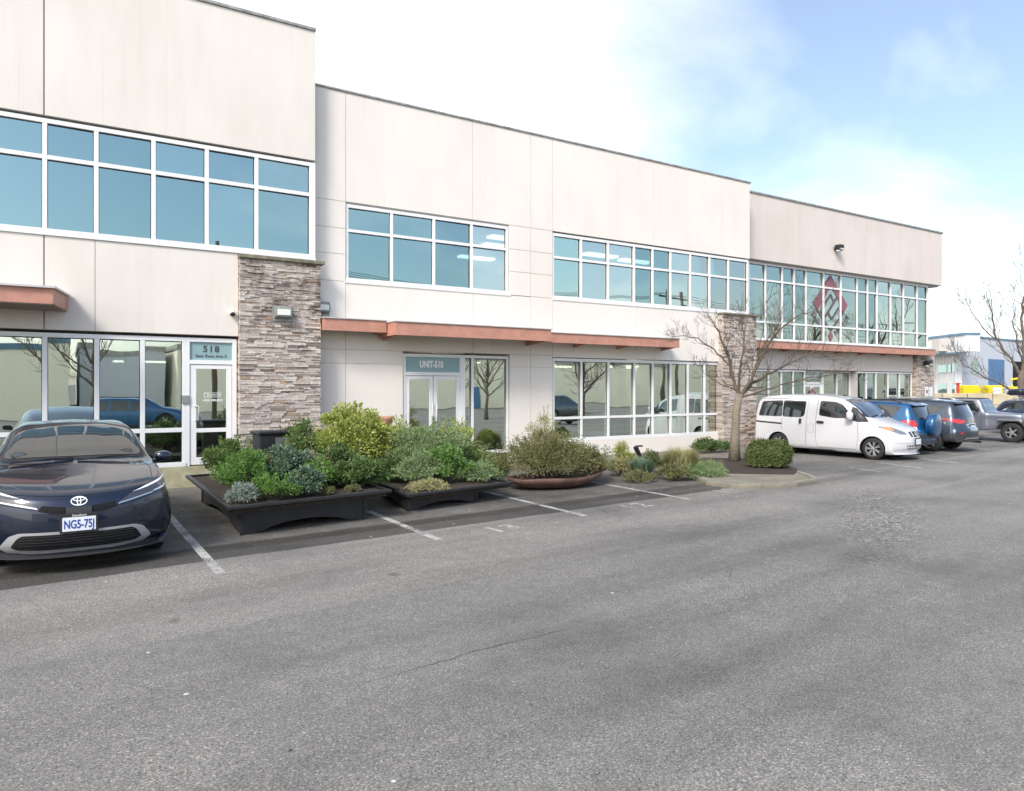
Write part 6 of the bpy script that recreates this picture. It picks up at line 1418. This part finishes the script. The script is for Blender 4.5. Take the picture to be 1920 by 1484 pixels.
# far low woods closing the horizon
r = random.Random(8); m = MB()
M['wood'] = foliage('far_wood', [(.10, .12, .09), (.14, .15, .12), (.08, .10, .07)])
for i in range(9000):
    t = r.uniform(-.2, 1.0); p = wpt(1650 + t * 700, r.uniform(150, 175)); p.z = r.random() ** 1.4 * (5.5 + 2.0 * noise.noise(Vector((t * 14, 0, 0)))); leaf(m, p, rv(r), rv(r), 1.1, .8)
tag(m.build('distant_woods', M['wood']), kind='stuff')

# ------------------------------------------------------------------ across the lane, seen mirrored in the glass
M['cream'] = simple('cream_tilt_up_wall', (.86, .82, .68), .9, noise_amt=.05)
def across(label, x0, x1, y, h, mat, trim, doors):
    o = empty('warehouse', ((x0 + x1) / 2, y, 0), 0, label, 'building', 'warehouses across the lane'); cx_ = (x0 + x1) / 2
    MB().box(x0 - cx_, x1 - cx_, -20, 0, 0, h).build('wall', M[mat], o); MB().box(x0 - cx_ - .1, x1 - cx_ + .1, -20.1, .1, h, h + .35).build('roof_trim', M[trim], o)
    for dx in doors: MB().box(dx - cx_, dx - cx_ + 1.0, .001, .06, 0, 2.1).build('door', M['bluedoor'], o)
    return o
across('cream warehouse with blue roof trim, mirrored in the windows left of the 518 door', -30, 0.5, -29, 4.7, 'cream', 'bluetrim', ())
across('grey warehouse mirrored behind the bare tree in the storefront glass', 1.2, 9, -33, 4.6, 'bluegrey', 'coping', ())
across('long cream warehouse mirrored in the UNIT-510 doors and windows', 9.6, 110, -31, 4.7, 'cream', 'coping', (34, 70))
def roadside(label, x, y, s, seed):
    limbs = []
    r = random.Random(seed)
    for i in range(7):
        a_ = i * 2.4 + r.uniform(-.3, .3); e = r.uniform(.5, 1.1); L1 = r.uniform(1.6, 2.6) * s; z0 = (1.5 + .25 * i) * s
        limbs.append(([(0, 0, z0), (math.cos(a_) * L1 * .35, math.sin(a_) * L1 * .35, z0 + L1 * .45 * e), (math.cos(a_) * L1 * .7, math.sin(a_) * L1 * .7, z0 + L1 * 1.0 * e), (math.cos(a_) * L1, math.sin(a_) * L1, z0 + L1 * 1.6 * e)], .06 * s))
    limbs.append(([(0, 0, 1.8 * s), (.1, 0, 3 * s), (0, .1, 4.5 * s), (.1, 0, 6 * s)], .10 * s))
    return limb_tree(label, x, y, 0, [(0, 0, 0), (0, .03, 1 * s), (.02, 0, 2 * s)], .13 * s, limbs, seed, lvl=3, mat='bark_dark', group='bare trees', twmin=.010, kids=(3, 3))
roadside('dark bare tree mirrored in the glass left of the 518 door', 1.4, -12, 1.0, 21)
roadside('bare tree mirrored in the sidelight of the UNIT-510 door', 22.5, -8, .9, 22)
for i, (x, y, s, lb) in enumerate(((46, -7, 1.5, 'spreading bare tree mirrored at the left of the tall green glazing'), (57, -9, 1.7, 'dense bare tree mirrored in the middle of the tall green glazing'), (68, -8, 1.7, 'bare tree mirrored in the right panes of the tall green glazing'))): roadside(lb, x, y, s, 30 + i)
def pole(label, x, y, h):
    o = empty('utility_pole', (x, y, 0), 0, label, 'utility pole', 'utility poles'); MB().tube([(0, 0, 0), (0, 0, h)], [.16, .11], 10).build('post', M['bark_dark'], o, smooth=True)
    MB().box(-1.1, 1.1, -.06, .06, h - .7, h - .58).build('cross_arm', M['bark_dark'], o); MB().tube([(.3, 0, h - 2.0), (.3, 0, h - 1.1)], .2, 12).build('transformer', M['coping'], o)
pole('wooden utility pole mirrored beside the 518 door', 8.2, -16, 10.5); pole('wooden utility pole mirrored in the upper middle windows', 46, -16, 10.2)
w_ = MB()
for k, (z, yy) in enumerate(((9.8, -.9), (9.8, 0), (9.8, .9), (8.6, .1), (8.2, .1))):
    for x0, x1 in ((-30, 8.2), (8.2, 46), (46, 90)):
        w_.tube([(x0 + (x1 - x0) * t / 10, -16 + yy, z - 4 * .9 * (t / 10) * (1 - t / 10)) for t in range(11)], .018, 4, cap=False)
tag(w_.build('overhead_wires', M['black'], None), 'dark overhead wires mirrored across the upper windows', 'wires')

def copy_tree(o, parent=None):
    c = o.copy(); COL.objects.link(c); c.parent = parent
    for ch in list(o.children): copy_tree(ch, c)
    return c
src = [x for x in COL.objects if x.name == 'parked_suv'][0]; src2 = [x for x in COL.objects if x.name == 'parked_suv.001'][0]
for q, x, y, rz, lb in ((src, 5.6, -4.2, R(100), 'blue car mirrored in the lower glass of the 518 door'), (src2, -3.0, -10.5, R(90), 'dark car mirrored behind the hatchback roof in the storefront glass'), (src2, 31, -9.5, R(82), 'dark suv mirrored in the ground floor windows right of the UNIT-510 door')):
    k_ = copy_tree(q); k_.location = (x, y, 0); k_.rotation_euler = (0, 0, rz); k_['label'] = lb; k_['group'] = 'cars mirrored in the glass'
# ------------------------------------------------------------------ sky, sun, camera
W_ = bpy.data.worlds.new('World'); SC.world = W_; W_.use_nodes = True; nt = W_.node_tree; nt.nodes.clear()
SUN_EL, SUN_AZ = R(40), R(236)                  # clockwise from +y
out = nt.nodes.new('ShaderNodeOutputWorld'); bg = nt.nodes.new('ShaderNodeBackground'); bg.inputs[1].default_value = .12
sky = nt.nodes.new('ShaderNodeTexSky'); sky.sky_type = 'NISHITA'; sky.sun_disc = False; sky.sun_elevation = SUN_EL; sky.sun_rotation = SUN_AZ; sky.air_density = 1.0; sky.dust_density = 2.0; sky.ozone_density = 1.5
tc = nt.nodes.new('ShaderNodeTexCoord'); L = nt.links.new
sp = N(nt, 'ShaderNodeSeparateXYZ'); L(tc.outputs['Generated'], sp.inputs[0])
zz = N(nt, 'ShaderNodeMath', operation='ADD'); L(sp.outputs[2], zz.inputs[0]); zz.inputs[1].default_value = .22
dvx = N(nt, 'ShaderNodeVectorMath', operation='DIVIDE'); cb = N(nt, 'ShaderNodeCombineXYZ')
for i in range(3): L(zz.outputs[0], cb.inputs[i])
L(tc.outputs['Generated'], dvx.inputs[0]); L(cb.outputs[0], dvx.inputs[1])
mp = N(nt, 'ShaderNodeMapping'); mp.inputs['Scale'].default_value = (.8, 1.15, 1); mp.inputs['Rotation'].default_value = (0, 0, R(-62)); mp.inputs['Location'].default_value = (.35, .2, 0); L(dvx.outputs[0], mp.inputs[0])
n1 = N(nt, 'ShaderNodeTexNoise', Scale=1.15, Detail=6.0, Roughness=.52, Distortion=.35); L(mp.outputs[0], n1.inputs['Vector'])
dl = N(nt, 'ShaderNodeVectorMath', operation='DOT_PRODUCT'); L(tc.outputs['Generated'], dl.inputs[0]); dl.inputs[1].default_value = (-.62, .78, 0)
cl_ = N(nt, 'ShaderNodeMath', operation='MAXIMUM'); L(dl.outputs['Value'], cl_.inputs[0]); cl_.inputs[1].default_value = -.30
bi = N(nt, 'ShaderNodeMath', operation='MULTIPLY_ADD'); L(cl_.outputs[0], bi.inputs[0]); bi.inputs[1].default_value = .52; bi.inputs[2].default_value = -.04
lo_ = N(nt, 'ShaderNodeMapRange'); L(sp.outputs[2], lo_.inputs[0])
for i, v in ((1, 0.0), (2, .30), (3, .34), (4, 0)): lo_.inputs[i].default_value = v
s1 = N(nt, 'ShaderNodeMath', operation='ADD'); L(n1.outputs[0], s1.inputs[0]); L(bi.outputs[0], s1.inputs[1])
s2 = N(nt, 'ShaderNodeMath', operation='ADD'); L(s1.outputs[0], s2.inputs[0]); L(lo_.outputs[0], s2.inputs[1])
cr = ramp(nt, s2.outputs[0], [(.44, (.07, .07, .07)), (.64, (.38, .38, .38)), (.95, (1, 1, 1))])
mxs = N(nt, 'ShaderNodeMix'); mxs.data_type = 'RGBA'; L(cr.outputs[0], mxs.inputs[0]); L(sky.outputs[0], mxs.inputs[6]); mxs.inputs[7].default_value = (8.0, 7.9, 7.7, 1)
L(mxs.outputs[2], bg.inputs[0]); L(bg.outputs[0], out.inputs[0])
sd = bpy.data.lights.new('sun', 'SUN'); sd.energy = 1.5; sd.angle = R(15); sd.color = (1, .96, .9)
so = bpy.data.objects.new('sun', sd); COL.objects.link(so)
dvec = Vector((math.sin(SUN_AZ) * math.cos(SUN_EL), math.cos(SUN_AZ) * math.cos(SUN_EL), math.sin(SUN_EL)))
so.rotation_euler = dvec.to_track_quat('Z', 'Y').to_euler()
cd = bpy.data.cameras.new('camera'); co = bpy.data.objects.new('camera', cd); COL.objects.link(co); SC.camera = co
co.location = (0, 0, EYE); co.rotation_euler = (math.pi / 2, 0, -YAW)
cd.sensor_fit = 'HORIZONTAL'; cd.sensor_width = 36; cd.lens = 1362 / 1920 * 36; cd.shift_y = -(742 - 728) / 1920 * 1.0; cd.clip_end = 3000; cd.clip_start = .05
SC.render.engine = 'CYCLES'; SC.view_settings.view_transform = 'Standard'; SC.view_settings.look = 'None'; SC.view_settings.exposure = 1.08; SC.view_settings.gamma = 1
SC.cycles.max_bounces = 8; SC.cycles.transparent_max_bounces = 12; SC.cycles.caustics_reflective = False; SC.cycles.caustics_refractive = False
SC.render.resolution_x = 1024; SC.render.resolution_y = 791
